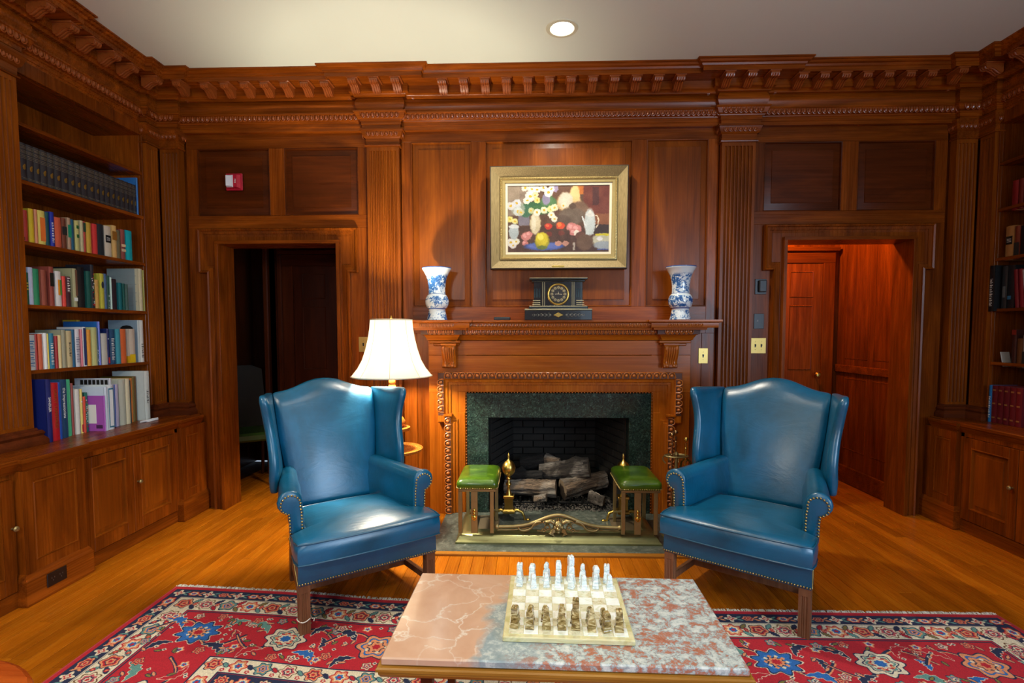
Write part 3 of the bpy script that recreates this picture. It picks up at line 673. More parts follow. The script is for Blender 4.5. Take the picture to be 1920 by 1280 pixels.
# ================================================================== BOOKCASES
LV = [2.60, 2.277, 1.93, 1.57, 1.19]
def bookcase(s):
    T = (lambda x, y, z: (x, y, z)) if s == 0 else (lambda x, y, z: (mx(x), y, z))
    root = empty('bookcase', (0, 0, 0), label='tall built-in bookcase full of coloured books, left of the dark doorway' if s == 0 else 'dim built-in bookcase at the right edge beside the red lit doorway', cat='bookcase')
    def P(name, boxes, mat, b=.002, lab=None):
        m = MB(); m.T = T
        for q in boxes: m.box(*q, b)
        o = m.build(name, mat, root, smooth=0)
        if lab: o['label'] = lab
        return o
    def panel(y0, y1, z0, z1, X, par, **k): raised_panel(SIDE(X, -1 if s == 0 else 1), y0, y1, z0, z1, **k).build('raised_panel', WP, par, smooth=30)
    P('back_panel', [(-3.26, -3.235, 2.86, 3.90, .74, 2.95)], WZ)
    P('side_panel', [(-3.24, -2.89, 2.88, 2.905, .76, 2.9)], WZ); P('side_panel', [(-3.24, -2.89, 3.855, 3.88, .76, 2.9)], WZ)
    for z in LV: P('shelf', [(-3.235, -2.872, 2.905, 3.855, z-.022, z)], WY)
    P('top_board', [(-3.24, -2.89, 2.88, 3.88, 2.87, 2.9)], WY)
    P('face_frame', [(-2.89, -2.868, 2.885, 2.905, .765, 2.95), (-2.89, -2.868, 3.855, 3.875, .765, 2.95), (-2.89, -2.868, 2.885, 3.875, 2.87, 2.95), (-2.89, -2.87, 1.4, 2.64, .765, 2.95)], WZ)
    # counter with moulded edge
    m = MB(); m.T = T; path = [(-2.58, 1.4), (-2.58, 2.515), (-2.553, 2.515), (-2.553, 2.918), (-2.58, 2.918), (-2.58, 3.728), (-2.553, 3.728), (-2.553, 3.985)]
    m.sweep([(-.055, .765), (0, .765), (.004, .76), (.004, .745), (-.004, .735), (-.008, .722), (-.02, .705), (-.024, .695), (-.055, .695)], path, -1); m.box(-3.24, -2.612, 1.4, 4.05, .701, .7645)
    m.build('counter', WY, root, smooth=25)
    # cabinet body, doors
    P('cabinet_body', [(-3.26, -2.62, 1.4, 4.05, .0, .70)], WZ)
    P('base_strip', [(-2.63, -2.607, 1.4, 2.53, 0, .085), (-2.63, -2.607, 2.90, 3.745, 0, .085)], WY)
    P('cabinet_frame', [(-2.63, -2.602, 2.9, 2.915, .085, .7), (-2.63, -2.602, 3.715, 3.745, .085, .7), (-2.63, -2.602, 2.9, 3.745, .67, .7)], WZ)
    for a, b, kn in ((2.918, 3.302, None), (3.306, 3.712, 3.335), (2.06, 2.505, 2.49), (1.62, 2.056, None)):
        d = P('door', [(-2.63, -2.598, a, a+.062, .09, .668), (-2.63, -2.598, b-.062, b, .09, .668), (-2.63, -2.598, a+.062, b-.062, .09, .175), (-2.63, -2.598, a+.062, b-.062, .60, .668)], WZ)
        panel(a+.062, b-.062, .175, .60, -2.598, d, bev=.03)
        if kn:
            m = MB(); m.T = T; m.lathe([(.005, 0), (.005, .012), (.013, .018), (.015, .025), (.010, .032), (.001, .034)], (-2.598, kn, .42), 12, axis='x'); m.build('knob', OBR, d, smooth=40)
    # pedestals
    for a, b in ((2.53, 2.90), (3.745, 4.05)):
        p = P('pedestal', [(-2.64, -2.575, a, b, 0, .70)], WZ)
        b2 = min(b, 4.0)
        for q in ((-2.576, -2.572, a, a+.05, .16, .695), (-2.576, -2.572, b2-.05, b2, .16, .695), (-2.576, -2.572, a+.0505, b2-.0505, .64, .695)):
            m = MB(); m.T = T; m.box(*q); m.build('frame_strip', WZ, p, smooth=0)
        panel(a+.06, b2-.06, .22, .63, -2.574, p, bev=.03, sink=.012)
        m = MB(); m.T = T; m.sweep([(-.06, 0), (.02, 0), (.022, .012), (.02, .018), (.02, .13), (.014, .14), (.012, .15), (.002, .165), (-.06, .165)], [(-2.64, a), (-2.577, a), (-2.577, b), (-2.64, b)], -1)
        m.build('plinth', WY, p, smooth=25)
    # pilasters: the wide one and the corner pair
    for nm, u0, u1 in (('pilaster', 2.63, 2.88), ('corner_pilaster', 3.865, 3.985)):
        f = fluted(SIDE(-2.90, -1 if s == 0 else 1), u0, u1, .85, 2.82, .06, 8 if nm == 'pilaster' else 4).build(nm, WP, root, smooth=20)
        cc = MB(); cc.T = T; pth = [(-2.90, u0), (-2.84, u0), (-2.84, u1), (-2.90, u1)] if nm == 'pilaster' else [(-2.90, u0), (-2.84, u0), (-2.84, 4.0), (-2.685, 4.0), (-2.685, 4.06)]
        cc.sweep([(-.03, 2.815), (.012, 2.818), (.014, 2.826), (.004, 2.832), (.004, 2.875), (.012, 2.88), (.02, 2.89), (.03, 2.92), (.034, 2.927), (.034, 2.952), (-.03, 2.955)], pth, -1); cc.build('capital', WY, f, smooth=30)
        ee = MB(); ee.T = T; tag(eggs(ee, pth, -1, 2.905, .024, .034, .8).build('egg_and_dart', CARV, f), kind='stuff')
        cb = MB(); cb.T = T; cb.sweep([(-.03, .862), (.008, .86), (.012, .85), (.026, .845), (.034, .83), (.028, .815), (.04, .80), (.045, .79), (.045, .765), (-.03, .765)], pth, -1); cb.build('pilaster_base', DKX, f, smooth=30)
    g = fluted((lambda u, v, w: ((u, 4.06-w, v) if s == 0 else (mx(u), 4.06-w, v))), -2.835, -2.685, .85, 2.82, .06, 5).build('corner_pilaster', WP, root, smooth=20)
    if s == 0:
        gg = 'brass outlet plate'
        m = MB(); m.box(-2.556, -2.551, 2.618, 2.735, .052, .125, .002); o = tag(m.build('outlet_plate', BLK, smooth=0), 'dark double outlet plate on the left bookcase plinth', 'outlet')
        m = MB()
        for cy in (2.652, 2.70):
            for dy, dz in ((-.008, .006), (.008, .006), (0, -.008)): m.box(-2.552, -2.5505, cy+dy-.0015, cy+dy+.0015, .088+dz-.004, .088+dz+.004)
        m.build('socket_slots', plain('slot_grey', '6A6A68', .4, .6), o, smooth=0)
    return root
bookcase(0); bookcase(1)
# ---- books, left
ORD = 'zeroth first second third fourth fifth sixth seventh eighth ninth tenth eleventh twelfth thirteenth fourteenth fifteenth sixteenth seventeenth eighteenth nineteenth twentieth twenty-first twenty-second'.split()
ys = [2.908, 2.925, 2.967, 3.01, 3.051, 3.097, 3.141, 3.189, 3.24, 3.289, 3.333, 3.381, 3.437, 3.479, 3.52, 3.565, 3.611, 3.655, 3.697, 3.736, 3.777, 3.807]
vol = book(.043, .213, .19, '28282C', 'gv', 'black leather volume with gilt bands in the matching set on the top shelf', 'matching black volumes on the top shelf')
for i in range(len(ys)-1):
    o = vol if i == 0 else copy_tree(vol); o['label'] = 'black gilt banded volume of the top shelf set, %s' % (('leftmost' if i == 0 else 'rightmost' if i == len(ys)-2 else ORD[i+1]+' from the left')); o.location = (-2.885, ys[i]+.0008, LV[1]); sc_ = (ys[i+1]-ys[i]-.0015)/.043; o.scale = (1, sc_, 1)
bb = book(.016, .272, .20, '2C6CAC', '', 'pale and bright blue book at the right end behind the black volumes', 'books on the left bookcase'); bb.location = (-2.884, 3.810, LV[1])
for rows, z in ((SHELF_B, LV[2]), (SHELF_C, LV[3]), (SHELF_D, LV[4])):
    pe = 2.9055
    for i, (y, th, h, c, st, lb) in enumerate(rows):
        y = max(y, pe); th = min(th, 3.8545-y)
        big = st in ('lg', 'bw', 'lv'); o = book(th-.0012, h, .24 if big else .17, c, st, lb, 'books on the left bookcase')
        o.location = (-2.882+(.004 if i % 3 == 0 else 0), y, z); pe = y+th
for nm, (y, th, h, c, lb, z, dp) in {'a': (3.245, .060, .26, '14161A', 'black book standing behind the plum and cream spines', LV[3], .17), 'b': (3.445, .03, .305, 'C8A428', 'tall yellow book set back beside the blue covered one', LV[4], .10)}.items():
    o = book(th if nm == 'b' else .05, h, dp, c, '', lb, 'books on the left bookcase')
    o.location = (-2.882, 3.268, z) if nm == 'a' else (-3.06, y, z)
for y, th, h, c, st, lb, xf in SHELF_E:
    o = book(th-.0012, h, .24 if st not in ('pu',) else .19, c, st, lb, 'books on the left bookcase counter'); o.location = (xf, y, .765)
m = MB(); m.tube([(-2.765, 3.60, .772), (-2.748, 3.70, .7735), (-2.745, 3.745, .776)], [.006, .009, .006], 8); m.box(-2.765, -2.735, 3.64, 3.74, .765, .772, .002)
tag(m.build('white_stapler', plain('pale_plastic', 'D4D6DA', .4), smooth=40), 'slim white desk object lying before the tallest white book', 'desk object')
for z, rows in RIGHT:
    vg = None; nvg = 0
    for y, th, h, c, st, lb, lean in rows:
        if st == 'vg' and vg: o = copy_tree(vg)
        else: o = book(th-.001, h, .06 if 'card' in lb else .20, c, st, lb, 'dark red volumes of the matching set' if st == 'vg' else 'books in the right bookcase')
        if st == 'vg': vg = vg or o; nvg += 1; o['label'] = 'dark red volume of the right bookcase set, %s' % ('nearest the slim bright blue book' if nvg == 1 else ORD[nvg]+' from the slim blue book')
        xf = -2.885 if z > .8 else -2.83
        if 'overhanging' in lb: xf = -2.845
        o.location = (mx(xf), y+th-.0005, z); o.rotation_euler = (0, 0, R_(180))
        if lean: o.rotation_euler = (R_(lean), 0, R_(180)); o.location.z += .001
# ================================================================== FIREPLACE
def stone(name, stops, sc, rough=.25, bump=0):
    t = NT(name); v = t.coord((1, 1, 1)); a = t.noise(v, sc, 6, .7, 1.2); b = t.noise(v, sc*5, 4, .7)
    f = t.math('ADD', t.math('MULTIPLY', a, .55), t.math('MULTIPLY', b, .45)); t.set(Base_Color=t.ramp(f, stops), Roughness=rough)
    MATS[name] = t.m; return t.m
GREEN = stone('green_marble', [(.0, lin('0A1210')), (.45, lin('16211D')), (.54, lin('24362F')), (.60, lin('40564C')), (.66, lin('94A498'))], 48, .18)
HEARTH = stone('hearth_slate', [(.0, lin('262C28')), (.45, lin('404842')), (.56, lin('5C625A')), (.66, lin('8C9086'))], 16, .3)
BRICK = plain('sooty_brick', '1E1B17', .85, var=.6, bscale=14, bump=.4); MORT = plain('sooty_mortar', '2C2A24', .9, var=.3)
LEFTB = None
fp = empty('fireplace', label='carved wooden fireplace with green marble surround and mantel shelf', cat='fireplace')
YF = 3.945
def fb(name, boxes, mat, b=.002, lab=None, par=fp):
    m = MB()
    for q in boxes: m.box(*q, b)
    o = m.build(name, mat, par, smooth=0)
    if lab: o['label'] = lab
    return o
# body behind the mouldings
fb('chimney_board', [(-.76, -.47, 3.96, 4.05, 0, 1.34)], CHZ); fb('chimney_board', [(mx(-.47), mx(-.76), 3.96, 4.05, 0, 1.34)], CHZ)
fb('frieze_board', [(-.76, mx(-.76), 3.955, 4.05, .95, 1.232)], CH); fb('frieze_board', [(-.76, mx(-.76), 3.95, 4.05, 1.236, 1.345)], CH)
# marble
my = 3.945
fb('marble_slab', [(-.468, mx(-.468), my, 4.09, .757, .944)], GREEN, .0015); fb('marble_slab', [(-.468, -.303, my, 4.09, .02, .7555)], GREEN, .0015); fb('marble_slab', [(mx(-.303), mx(-.468), my, 4.09, .02, .7555)], GREEN, .0015)
m = MB()
for k in range(62): m.ball((-.473+k*(1.41/61), my-.004, .95), .005, 6, 4)
for k in range(40):
    for x in (-.473, mx(-.473)): m.ball((x, my-.004, .03+k*.0232), .005, 6, 4)
tag(m.build('bead_trim', CARVM, fp), kind='stuff')
# stepped surround with ears and carved outer band
x0, x1 = -.48, mx(-.48)
m = MB(); m.T = lambda a, b, c: (a, 3.96-c, b)
m.sweep([(0, 0), (0, .014), (.004, .018), (.055, .018), (.058, .030), (.075, .030), (.08, .04), (.095, .044), (.10, .05), (.102, .052), (.102, 0)], [(x0, .02), (x0, .80), (x0-.052, .80), (x0-.052, .953), (x1+.052, .953), (x1+.052, .80), (x1, .80), (x1, .02)], 1)
m.T = None; m.box(x0-.053, x0, 3.945, 3.96, .80, .954); m.box(x1, x1+.053, 3.945, 3.96, .80, .954)
m.build('surround', CHZ, fp, smooth=25)
m = MB(); m.T = lambda a, b, c: (a, 3.96-c, b); q0, q1 = x0-.102, x1+.102
m.sweep([(0, 0), (0, .055), (.008, .062), (.044, .062), (.052, .055), (.052, 0)], [(q0, .02), (q0, .775), (q0-.052, .775), (q0-.052, 1.055), (q1+.052, 1.055), (q1+.052, .775), (q1, .775), (q1, .02)], 1)
m.build('carved_band', CHZ, fp, smooth=25)
m = MB()
def leaf_run(xa, za, xb, zb, pitch=.056):
    L = math.hypot(xb-xa, zb-za); n = max(1, round(L/pitch)); dx, dz = (xb-xa)/L, (zb-za)/L; st = L/n
    for k in range(n):
        cx, cz = xa+dx*st*(k+.5), za+dz*st*(k+.5)
        M = lambda a, b, c: (cx+dx*a-dz*b, 3.90-c, cz+dz*a+dx*b)
        m.T = M; m.ball((0, .002, 0), (st*.30, .017, .014), 8, 5)
        m.tube([(-st*.46, -.022, .0), (-st*.42, .006, .008), (-st*.25, .022, .010), (0, .026, .010), (st*.25, .022, .010), (st*.42, .006, .008), (st*.46, -.022, 0)], .0045, 5)
        m.ball((st*.5, -.010, 0), (.006, .013, .009), 6, 4)
    m.T = None
leaf_run(q0-.026, .02, q0-.026, .765); leaf_run(q0-.078, .80, q0-.078, 1.055); leaf_run(q0-.052, 1.081, q1+.052, 1.081); leaf_run(q1+.078, 1.055, q1+.078, .80); leaf_run(q1+.026, .765, q1+.026, .02)
tag(m.build('carved_leaves', CARVM, fp, smooth=50), kind='stuff')
SHADE = plain('recess_shade', '4A220A', .6)  # dark tone painting the shade between the carved leaves and eggs
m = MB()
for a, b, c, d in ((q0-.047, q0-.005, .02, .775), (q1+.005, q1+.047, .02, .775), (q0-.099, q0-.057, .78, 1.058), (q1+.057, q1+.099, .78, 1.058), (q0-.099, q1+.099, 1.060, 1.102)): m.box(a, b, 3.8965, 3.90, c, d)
m.build('shade_strip', SHADE, fp, smooth=0)
# slim shelf like ears on the band
for sx in (-1, 1):
    X = q0-.052 if sx < 0 else q1
    fb('ear_ledge', [(X-.006, X+.058, 3.885, 3.96, .772, .79)], CHZ)
# mantel shelf: swept moulding with projecting blocks
bx = (-.83, -.39); mp = [(-.83, 4.05), (-.83, 3.93), (-.40, 3.93), (-.40, 3.965), (mx(-.40), 3.965), (mx(-.40), 3.93), (mx(-.83), 3.93), (mx(-.83), 4.05)]
def msweep(prof, w0, name, mat):
    p = [(-w0, 4.05), (-w0, 3.925), (-.545, 3.925), (-.545, 3.965), (mx(-.545), 3.965), (mx(-.545), 3.925), (mx(-w0), 3.925), (mx(-w0), 4.05)]
    m = MB(); m.sweep(prof, p, -1); return m.build(name, mat, fp, smooth=25), p
_, P1 = msweep([(-.12, 1.44), (.112, 1.44), (.114, 1.446), (.114, 1.474), (.12, 1.476), (.128, 1.478), (.135, 1.484), (.135, 1.497), (-.12, 1.497)], .80, 'mantel_shelf', CH)
_, P2 = msweep([(-.12, 1.345), (.0, 1.345), (.012, 1.35), (.018, 1.365), (.032, 1.385), (.05, 1.395), (.052, 1.40), (.052, 1.422), (.09, 1.424), (.092, 1.44), (-.12, 1.44)], .75, 'mantel_moulding', CH)
for Pp, z, o, pt_, es in ((P1, 1.46, .116, .026, .62), (P2, 1.411, .057, .032, .78)):
    gm = MB(); gm.sweep([(o-.012, z-.5*es*.04-.004), (o-.004, z-.5*es*.04-.004), (o-.004, z+.5*es*.04+.004), (o-.012, z+.5*es*.04+.004)], Pp, -1); gm.build('shade_strip', SHADE, fp, smooth=0)  # dark strip, shade between the eggs put into colour
    tag(eggs(MB(), Pp, -1, z, o, pt_, es).build('egg_and_dart', CARVM, fp), kind='stuff')
# blocks and corbels
for s in (0, 1):
    f = (lambda v: v) if s == 0 else mx
    c = f(-.594); m = MB()
    for a, b, z0, z1, y in ((-.155, .085, 1.325, 1.3455, 3.905), (-.125, .072, 1.305, 1.326, 3.92)): a, b = (a, b) if s == 0 else (-b, -a); m.box(c+a, c+b, y, 4.0, z0, z1, .006)
    m.build('corbel_block', CH, fp, smooth=0)
    pr = [(3.955, 1.315), (3.875, 1.315), (3.862, 1.295), (3.865, 1.262), (3.88, 1.23), (3.90, 1.20), (3.905, 1.18), (3.893, 1.165), (3.893, 1.148), (3.905, 1.140), (3.955, 1.140)]
    m = MB(); m.loft([[(c-.052, y, z) for y, z in pr], [(c-.047, y-.004, z) for y, z in pr], [(c+.047, y-.004, z) for y, z in pr], [(c+.052, y, z) for y, z in pr]], True, True)
    cb = m.build('corbel', CHZ, fp, smooth=35)
    m = MB()
    for k in (-2, -1, 0, 1, 2): m.tube([(c+k*.017*(1-.03*i), pr[2+i][0]-.006, pr[2+i][1]) for i in range(6)], [.007, .0075, .007, .006, .006, .004], 6)
    for k in (-1, 1): m.ball((c+k*.036, 3.862, 1.29), (.016, .012, .018), 8, 5); m.ball((c+k*.025, 3.888, 1.158), (.014, .010, .012), 8, 5)
    m.build('acanthus_carving', CARVM, cb, smooth=50)
    fb('corbel_cap', [(c-.058, c+.058, 3.868, 3.96, 1.31, 1.325)], CH)
# firebox
XL0, XL1, XR1, XR0, YK = -.303, -.14, mx(-.14), mx(-.303), 4.62
m = MB(); m.add([(XL0-.02, 4.0, 0), (XL1-.02, YK+.02, 0), (XR1+.02, YK+.02, 0), (XR0+.02, 4.0, 0), (XL0-.02, 4.0, .9), (XL1-.02, YK+.02, .9), (XR1+.02, YK+.02, .9), (XR0+.02, 4.0, .9)], [(0, 1, 5, 4), (1, 2, 6, 5), (2, 3, 7, 6), (0, 3, 2, 1), (4, 5, 6, 7)])
fbx = m.build('firebox', SOOT, fp, smooth=0, rec=False)
b0 = MB().box(-.095, .095, -.012, 0, -.026, .026, .002).build('brick', BRICK, fbx, smooth=0); used = [False]
def brick(x, y, z, rz, sx):
    global b0
    if not used[0]: o = b0; used[0] = True; o.location = (x, y, z); o.rotation_euler = (0, 0, rz); o.scale = (sx, 1, 1)
    else: inst(b0, 'brick', fbx, (x, y, z), (0, 0, rz), (sx, 1, 1))
for r in range(13):
    z = .05+r*.0605
    n = 4; W = (XR1-XL1)/n
    for k in range(n+(r % 2)):
        w = W if r % 2 == 0 or 0 < k < n else W/2
        cx = XL1+W*(k+.5) if r % 2 == 0 else (XL1+W*k if 0 < k < n else (XL1+W/4 if k == 0 else XR1-W/4))
        brick(cx, YK, z, 0, (w-.008)/.19)
    for s in (-1, 1):
        a, b = (Vector((XL0, 4.10)), Vector((XL1, YK))) if s < 0 else (Vector((XR1, YK)), Vector((XR0, 4.10)))
        d = b-a; L = d.length; d.normalize(); n = 3; W = L/n; rz = math.atan2(d.y, d.x)
        for k in range(n+(r % 2)):
            w = W if r % 2 == 0 or 0 < k < n else W/2
            t = W*(k+.5) if r % 2 == 0 else (W*k if 0 < k < n else (W/4 if k == 0 else L-W/4))
            c = a+d*t; brick(c.x, c.y, z, rz, (w-.008)/.19)
hs = fb('hearth_slab', [(-.63, mx(-.63), 3.232, 4.02, -.011, .018)], HEARTH, .003); fb('hearth_slab', [(-.30, mx(-.30), 4.02, 4.65, -.011, .016)], SOOT, 0)
fb('hearth_border', [(-.66, mx(-.66), 3.19, 3.232, -.011, .016)], wood('border_oak', 'x', '7A4A18', '9C6420', 'B87C30', .35), .004)
ash = MB(); q = random.Random(3)
for k in range(1500):
    x = q.uniform(-.20, .68); y = q.uniform(3.97, 4.42); r = q.uniform(.004, .010); z = .018+.02*max(0, 1-abs(y-4.15)*4)
    ash.add([(x-r, y, z), (x, y-r, z), (x+r, y, z), (x, y+r, z), (x, y, z+r*1.1), (x, y, z-r*.3)], [(0, 1, 4), (1, 2, 4), (2, 3, 4), (3, 0, 4), (1, 0, 5), (2, 1, 5), (3, 2, 5), (0, 3, 5)])
tag(ash.build('ash_bed', plain('ash', '4E4A44', .95, var=.5, bscale=90), smooth=0), 'grey gravelly ash bed under the logs', 'ash', kind='stuff')
# grate
g = MB(); gy0, gy1 = 4.02, 4.40
for k in range(7): x = -.06+k*.098; g.tube([(x, gy0-.01, .125), (x, gy0, .075), (x, gy0+.02, .068), (x, gy1, .075), (x, gy1+.03, .12)], .0075, 6)
g.tube([(-.13, gy0+.05, .060), (.62, gy0+.05, .060)], .009, 6); g.tube([(-.13, gy1-.05, .060), (.62, gy1-.05, .060)], .009, 6)
for x in (-.11, .60):
    for y in (gy0+.05, gy1-.05): g.tube([(x, y, .06), (x, y, .018)], .009, 6)
tag(g.build('fire_grate', plain('black_iron', '101010', .6, .6), smooth=50), 'black iron fire grate with upright prongs under the logs', 'grate')
# logs
def logmat(name, a, b, c):
    t = NT(name); v = t.coord((3, 30, 30)); n = t.noise(v, 1.6, 6, .7, 1.5); v2 = t.coord((6, 6, 6)); n2 = t.noise(v2, 1, 3)
    t.set(Base_Color=t.mix(t.ramp(n2, [(.42, (0, 0, 0)), (.58, (1, 1, 1))]), t.ramp(n, [(.35, lin(a)), (.6, lin(b))]), t.ramp(n, [(.35, lin(a)), (.6, lin(c))])), Roughness=.95); t.bump(n, 1, .035); return t.m
BARK = logmat('bark', '302A26', 'C4BAAC', '9C846C'); BARKD = logmat('charred_bark', '060606', '1C1A1A', '2C2A28'); BARKM = logmat('mixed_bark', '221E1B', 'B4AA9E', '4A423A'); CUT = plain('log_end', '6A5A48', .85, var=.4, bscale=30)
def log(p0, p1, r0, r1, mat, label, seed, knot=None):
    q = random.Random(seed); A, B = Vector(p0), Vector(p1); d = B-A; L = d.length; n = 40; m = MB(); rings = []
    off = [q.uniform(0, 6) for _ in range(4)]
    gr = [q.uniform(-1, 1) for _ in range(n)]; NS = 30
    for i in range(NS+1):
        t = i/NS; rr = r0+(r1-r0)*t; ring = []
        bend = .02*math.sin(t*3+off[0])
        for k in range(n):
            a = 2*math.pi*k/n; e = 1+.09*math.sin(3*a+off[1]+t*2)+.07*math.sin(7*a+off[2]+t*3)+.075*gr[(k+int(2.2*math.sin(t*5+off[3]))) % n]+.06*(q.random()-.5)
            if knot and abs(t-knot[0]) < .15: e += knot[1]*max(0, math.cos(a-knot[2]))**3*(1-abs(t-knot[0])/.15)
            ring.append((t*L, bend+rr*e*math.cos(a), rr*e*math.sin(a)))
        rings.append(ring)
    m.loft(rings, True, False); c0, c1 = len(m.v), None
    o0 = 0; m.add([( -.004, 0, 0)]+rings[0], [(0, 1+(k+1) % n, 1+k) for k in range(n)], 1); m.add([(L+.004, .02*math.sin(3+off[0]), 0)]+rings[-1], [(0, 1+k, 1+(k+1) % n) for k in range(n)], 1)
    o = m.build('log', [mat, CUT if mat is not BARKD else BARKD], smooth=60)
    o.location = A; o.rotation_euler = d.to_track_quat('X', 'Z').to_euler(); return tag(o, label, 'log', 'logs on the fire grate')
log((-.19, 4.16, .145), (.225, 4.10, .170), .056, .066, BARK, 'long grey barked log at the front left of the grate', 1)
log((.275, 4.13, .150), (.64, 4.25, .20), .078, .066, BARK, 'thick pale grey log at the front right of the grate', 2)
log((.10, 4.28, .240), (.50, 4.20, .310), .060, .080, BARKM, 'broad grey log lying askew on top at the right', 3, (.75, .3, 1.2))
log((-.19, 4.25, .215), (.12, 4.22, .250), .050, .030, BARKD, 'charred black forked log on the left of the pile', 4, (.45, .9, 1.3))
log((-.06, 4.38, .30), (.135, 4.36, .325), .055, .062, BARKD, 'burnt black log high at the back of the pile', 5)
log((.14, 4.37, .325), (.27, 4.33, .315), .055, .040, BARK, 'short pale barked log end high at the back', 8)
log((.055, 4.03, .10), (.14, 4.01, .112), .03, .03, BARK, 'small split stub with tan cut end at the front', 6)
log((.48, 4.07, .115), (.60, 4.015, .095), .045, .038, BARKM, 'stubby log poking forward at the front right', 7)
# andirons
def andiron(x, y, label):
    r = empty('andiron', (x, y, .018), label=label, cat='andiron', group='brass andirons')
    m = MB(); m.lathe([(.001, .50), (.006, .49), (.009, .475), (.006, .46), (.010, .45), (.014, .445), (.03, .435), (.045, .415), (.0515, .387), (.045, .358), (.03, .338), (.016, .328), (.012, .32), (.018, .314), (.018, .306), (.010, .30), (.012, .28), (.020, .272), (.020, .262), (.011, .255), (.010, .235), (.014, .21), (.022, .195), (.024, .187), (.012, .183)], (0, 0, 0), 20); m.build('ball_finial', BRASS, r, smooth=50)
    m = MB(); m.box(-.04, .04, -.035, .035, .165, .187, .004); m.loft([[(a*w, b*w, z) for a, b in ((-1, -1), (1, -1), (1, 1), (-1, 1))] for z, w in ((.165, .033), (.12, .03), (.085, .033), (.075, .043), (.062, .045), (.055, .038), (.05, .03))], True, True); m.build('pedestal', BRASS, r, smooth=20)
    for s in (-1, 1):
        m = MB(); m.tube([(s*.015, 0, .055), (s*.06, -.005, .07), (s*.10, -.01, .055), (s*.115, -.01, .02), (s*.118, -.012, -.01), (s*.14, -.014, .0)], [.014, .013, .011, .009, .009, .012], 8); m.ball((s*.142, -.014, .0), (.018, .016, .01), 8, 5); m.v = [(a, b, c+.004) for a, b, c in m.v]; m.build('leg', BRASS, r, smooth=50)
    m = MB(); m.tube([(0, .02, .06), (0, .25, .06), (0, .30, .02), (0, .31, 0)], .009, 6); m.build('log_bar', plain('black_iron', '101010', .6, .6), r, smooth=50)
andiron(-.143, 3.80, 'brass ball topped andiron beside the left green stool'); andiron(.70, 3.80, 'brass ball topped andiron half hidden by the right green stool')
# club fender with padded stools
fe = empty('club_fender', (0, 0, 0), label='aged brass fender with two green leather seats and a lion mask', cat='fender')
X0, X1, Y0, Y1 = -.478, .870, 3.335, 3.86
m = MB(); m.sweep([(0, .018), (.0, .03), (-.006, .036), (-.012, .04), (-.02, .055), (-.045, .075), (-.075, .082), (-.10, .084), (-.10, .018)], [(X0, Y1), (X0, Y0), (X1, Y0), (X1, Y1)], -1)
m.build('base_moulding', plain('fender_base', '8C8C60', .32, .85, var=.1, bscale=12), fe, smooth=35)
GL = NT('green_leather'); v = GL.coord((1, 1, 1)); n = GL.noise(v, 9, 5, .6); n3 = GL.noise(v, 160, 2)
GL.set(Base_Color=GL.ramp(n, [(.3, lin('2E480C')), (.55, lin('3E5E10')), (.75, lin('667E26'))]), Roughness=.28, Coat_Weight=.3); GL.bump(n3, .08, .002); GL = GL.m
for s in (0, 1):
    a, b = (-.470, -.200) if s == 0 else (.600, .872)
    m = MB(); ya, yb = 3.345, 3.765
    def rr(z, ins, rad=.03):
        pts = []
        for cx, cy, a0 in ((a+ins+rad, ya+ins+rad, 180), (b-ins-rad, ya+ins+rad, 270), (b-ins-rad, yb-ins-rad, 0), (a+ins+rad, yb-ins-rad, 90)):
            for k in range(5): t = R_(a0+k*22.5); pts.append((cx+rad*math.cos(t), cy+rad*math.sin(t), z))
        return pts
    m.loft([rr(.378, .006), rr(.382, 0), rr(.41, -.002), rr(.425, .002), rr(.437, .012), rr(.445, .03), rr(.450, .06), rr(.452, .09)], True, True)
    p = m.build('seat_pad', GL, fe, smooth=60); p['label'] = 'padded green leather seat, %s' % ('left', 'right')[s]
    m = MB(); per = rr(.386, -.002); L = []
    for i in range(len(per)):
        A, B = Vector(per[i]), Vector(per[(i+1) % len(per)]); k = max(1, int((B-A).length/.011))
        for j in range(k): L.append(A.lerp(B, j/k))
    for q_ in L: m.ball(q_, .0042, 5, 3)
    tag(m.build('nail_trim', NAIL, p, smooth=60), kind='stuff')
    fb('seat_rail', [(a+.01, b-.01, ya+.012, yb-.01, .36, .379)], OBR, .003, par=fe)
    for i, t in enumerate((.085, .43, .86)):
        x = a+(b-a)*t; wd = .022 if i == 1 else .013
        q_ = fb('post', [(x-wd, x+wd, 3.36, 3.374, .082, .362)], OBR, .002, par=fe)
        if i == 1:
            m = MB()
            for dz in (.19, .215, .235): m.ball((x, 3.356, dz), (.014-.003*(dz > .2), .008, .014), 8, 5)
            m.tube([(x, 3.357, .17), (x-.012, 3.355, .18), (x-.016, 3.355, .20)], .004, 5); m.tube([(x, 3.357, .17), (x+.012, 3.355, .18), (x+.016, 3.355, .20)], .004, 5); m.build('ornament', BRASS, q_, smooth=60)
    for x in (a+.03, b-.03): fb('post', [(x-.012, x+.012, 3.735, 3.747, .03, .362)], OBR, .002, par=fe)
    ox = a+.018 if s == 0 else b-.018; ix = b-.03 if s == 0 else a+.03
    m = MB(); m.tube([(ix, 3.37, .24), (ix, 3.74, .10)], .007, 6); m.build('brace', OBR, fe, smooth=60)
    fb('floor_plate', [(a+.0, b-.01, 3.42, 3.85, .018, .03)], plain('fender_plate', '7C6E58', .4, .5), .002, par=fe)
m = MB(); pts = []; xa, xb = -.205, .605
for k in range(41):
    t = k/40; x = xa+(xb-xa)*t; u = (x-.20)/.20; pts.append((x, 3.385, .118+.082*math.exp(-u*u*1.5)))
m.tube(pts, .0125, 8); m.tube([(x, y+.002, z-.021) for x, y, z in pts], .006, 6)
for x in (xa, xb): m.ball((x, 3.385, .118), .019, 8, 6)
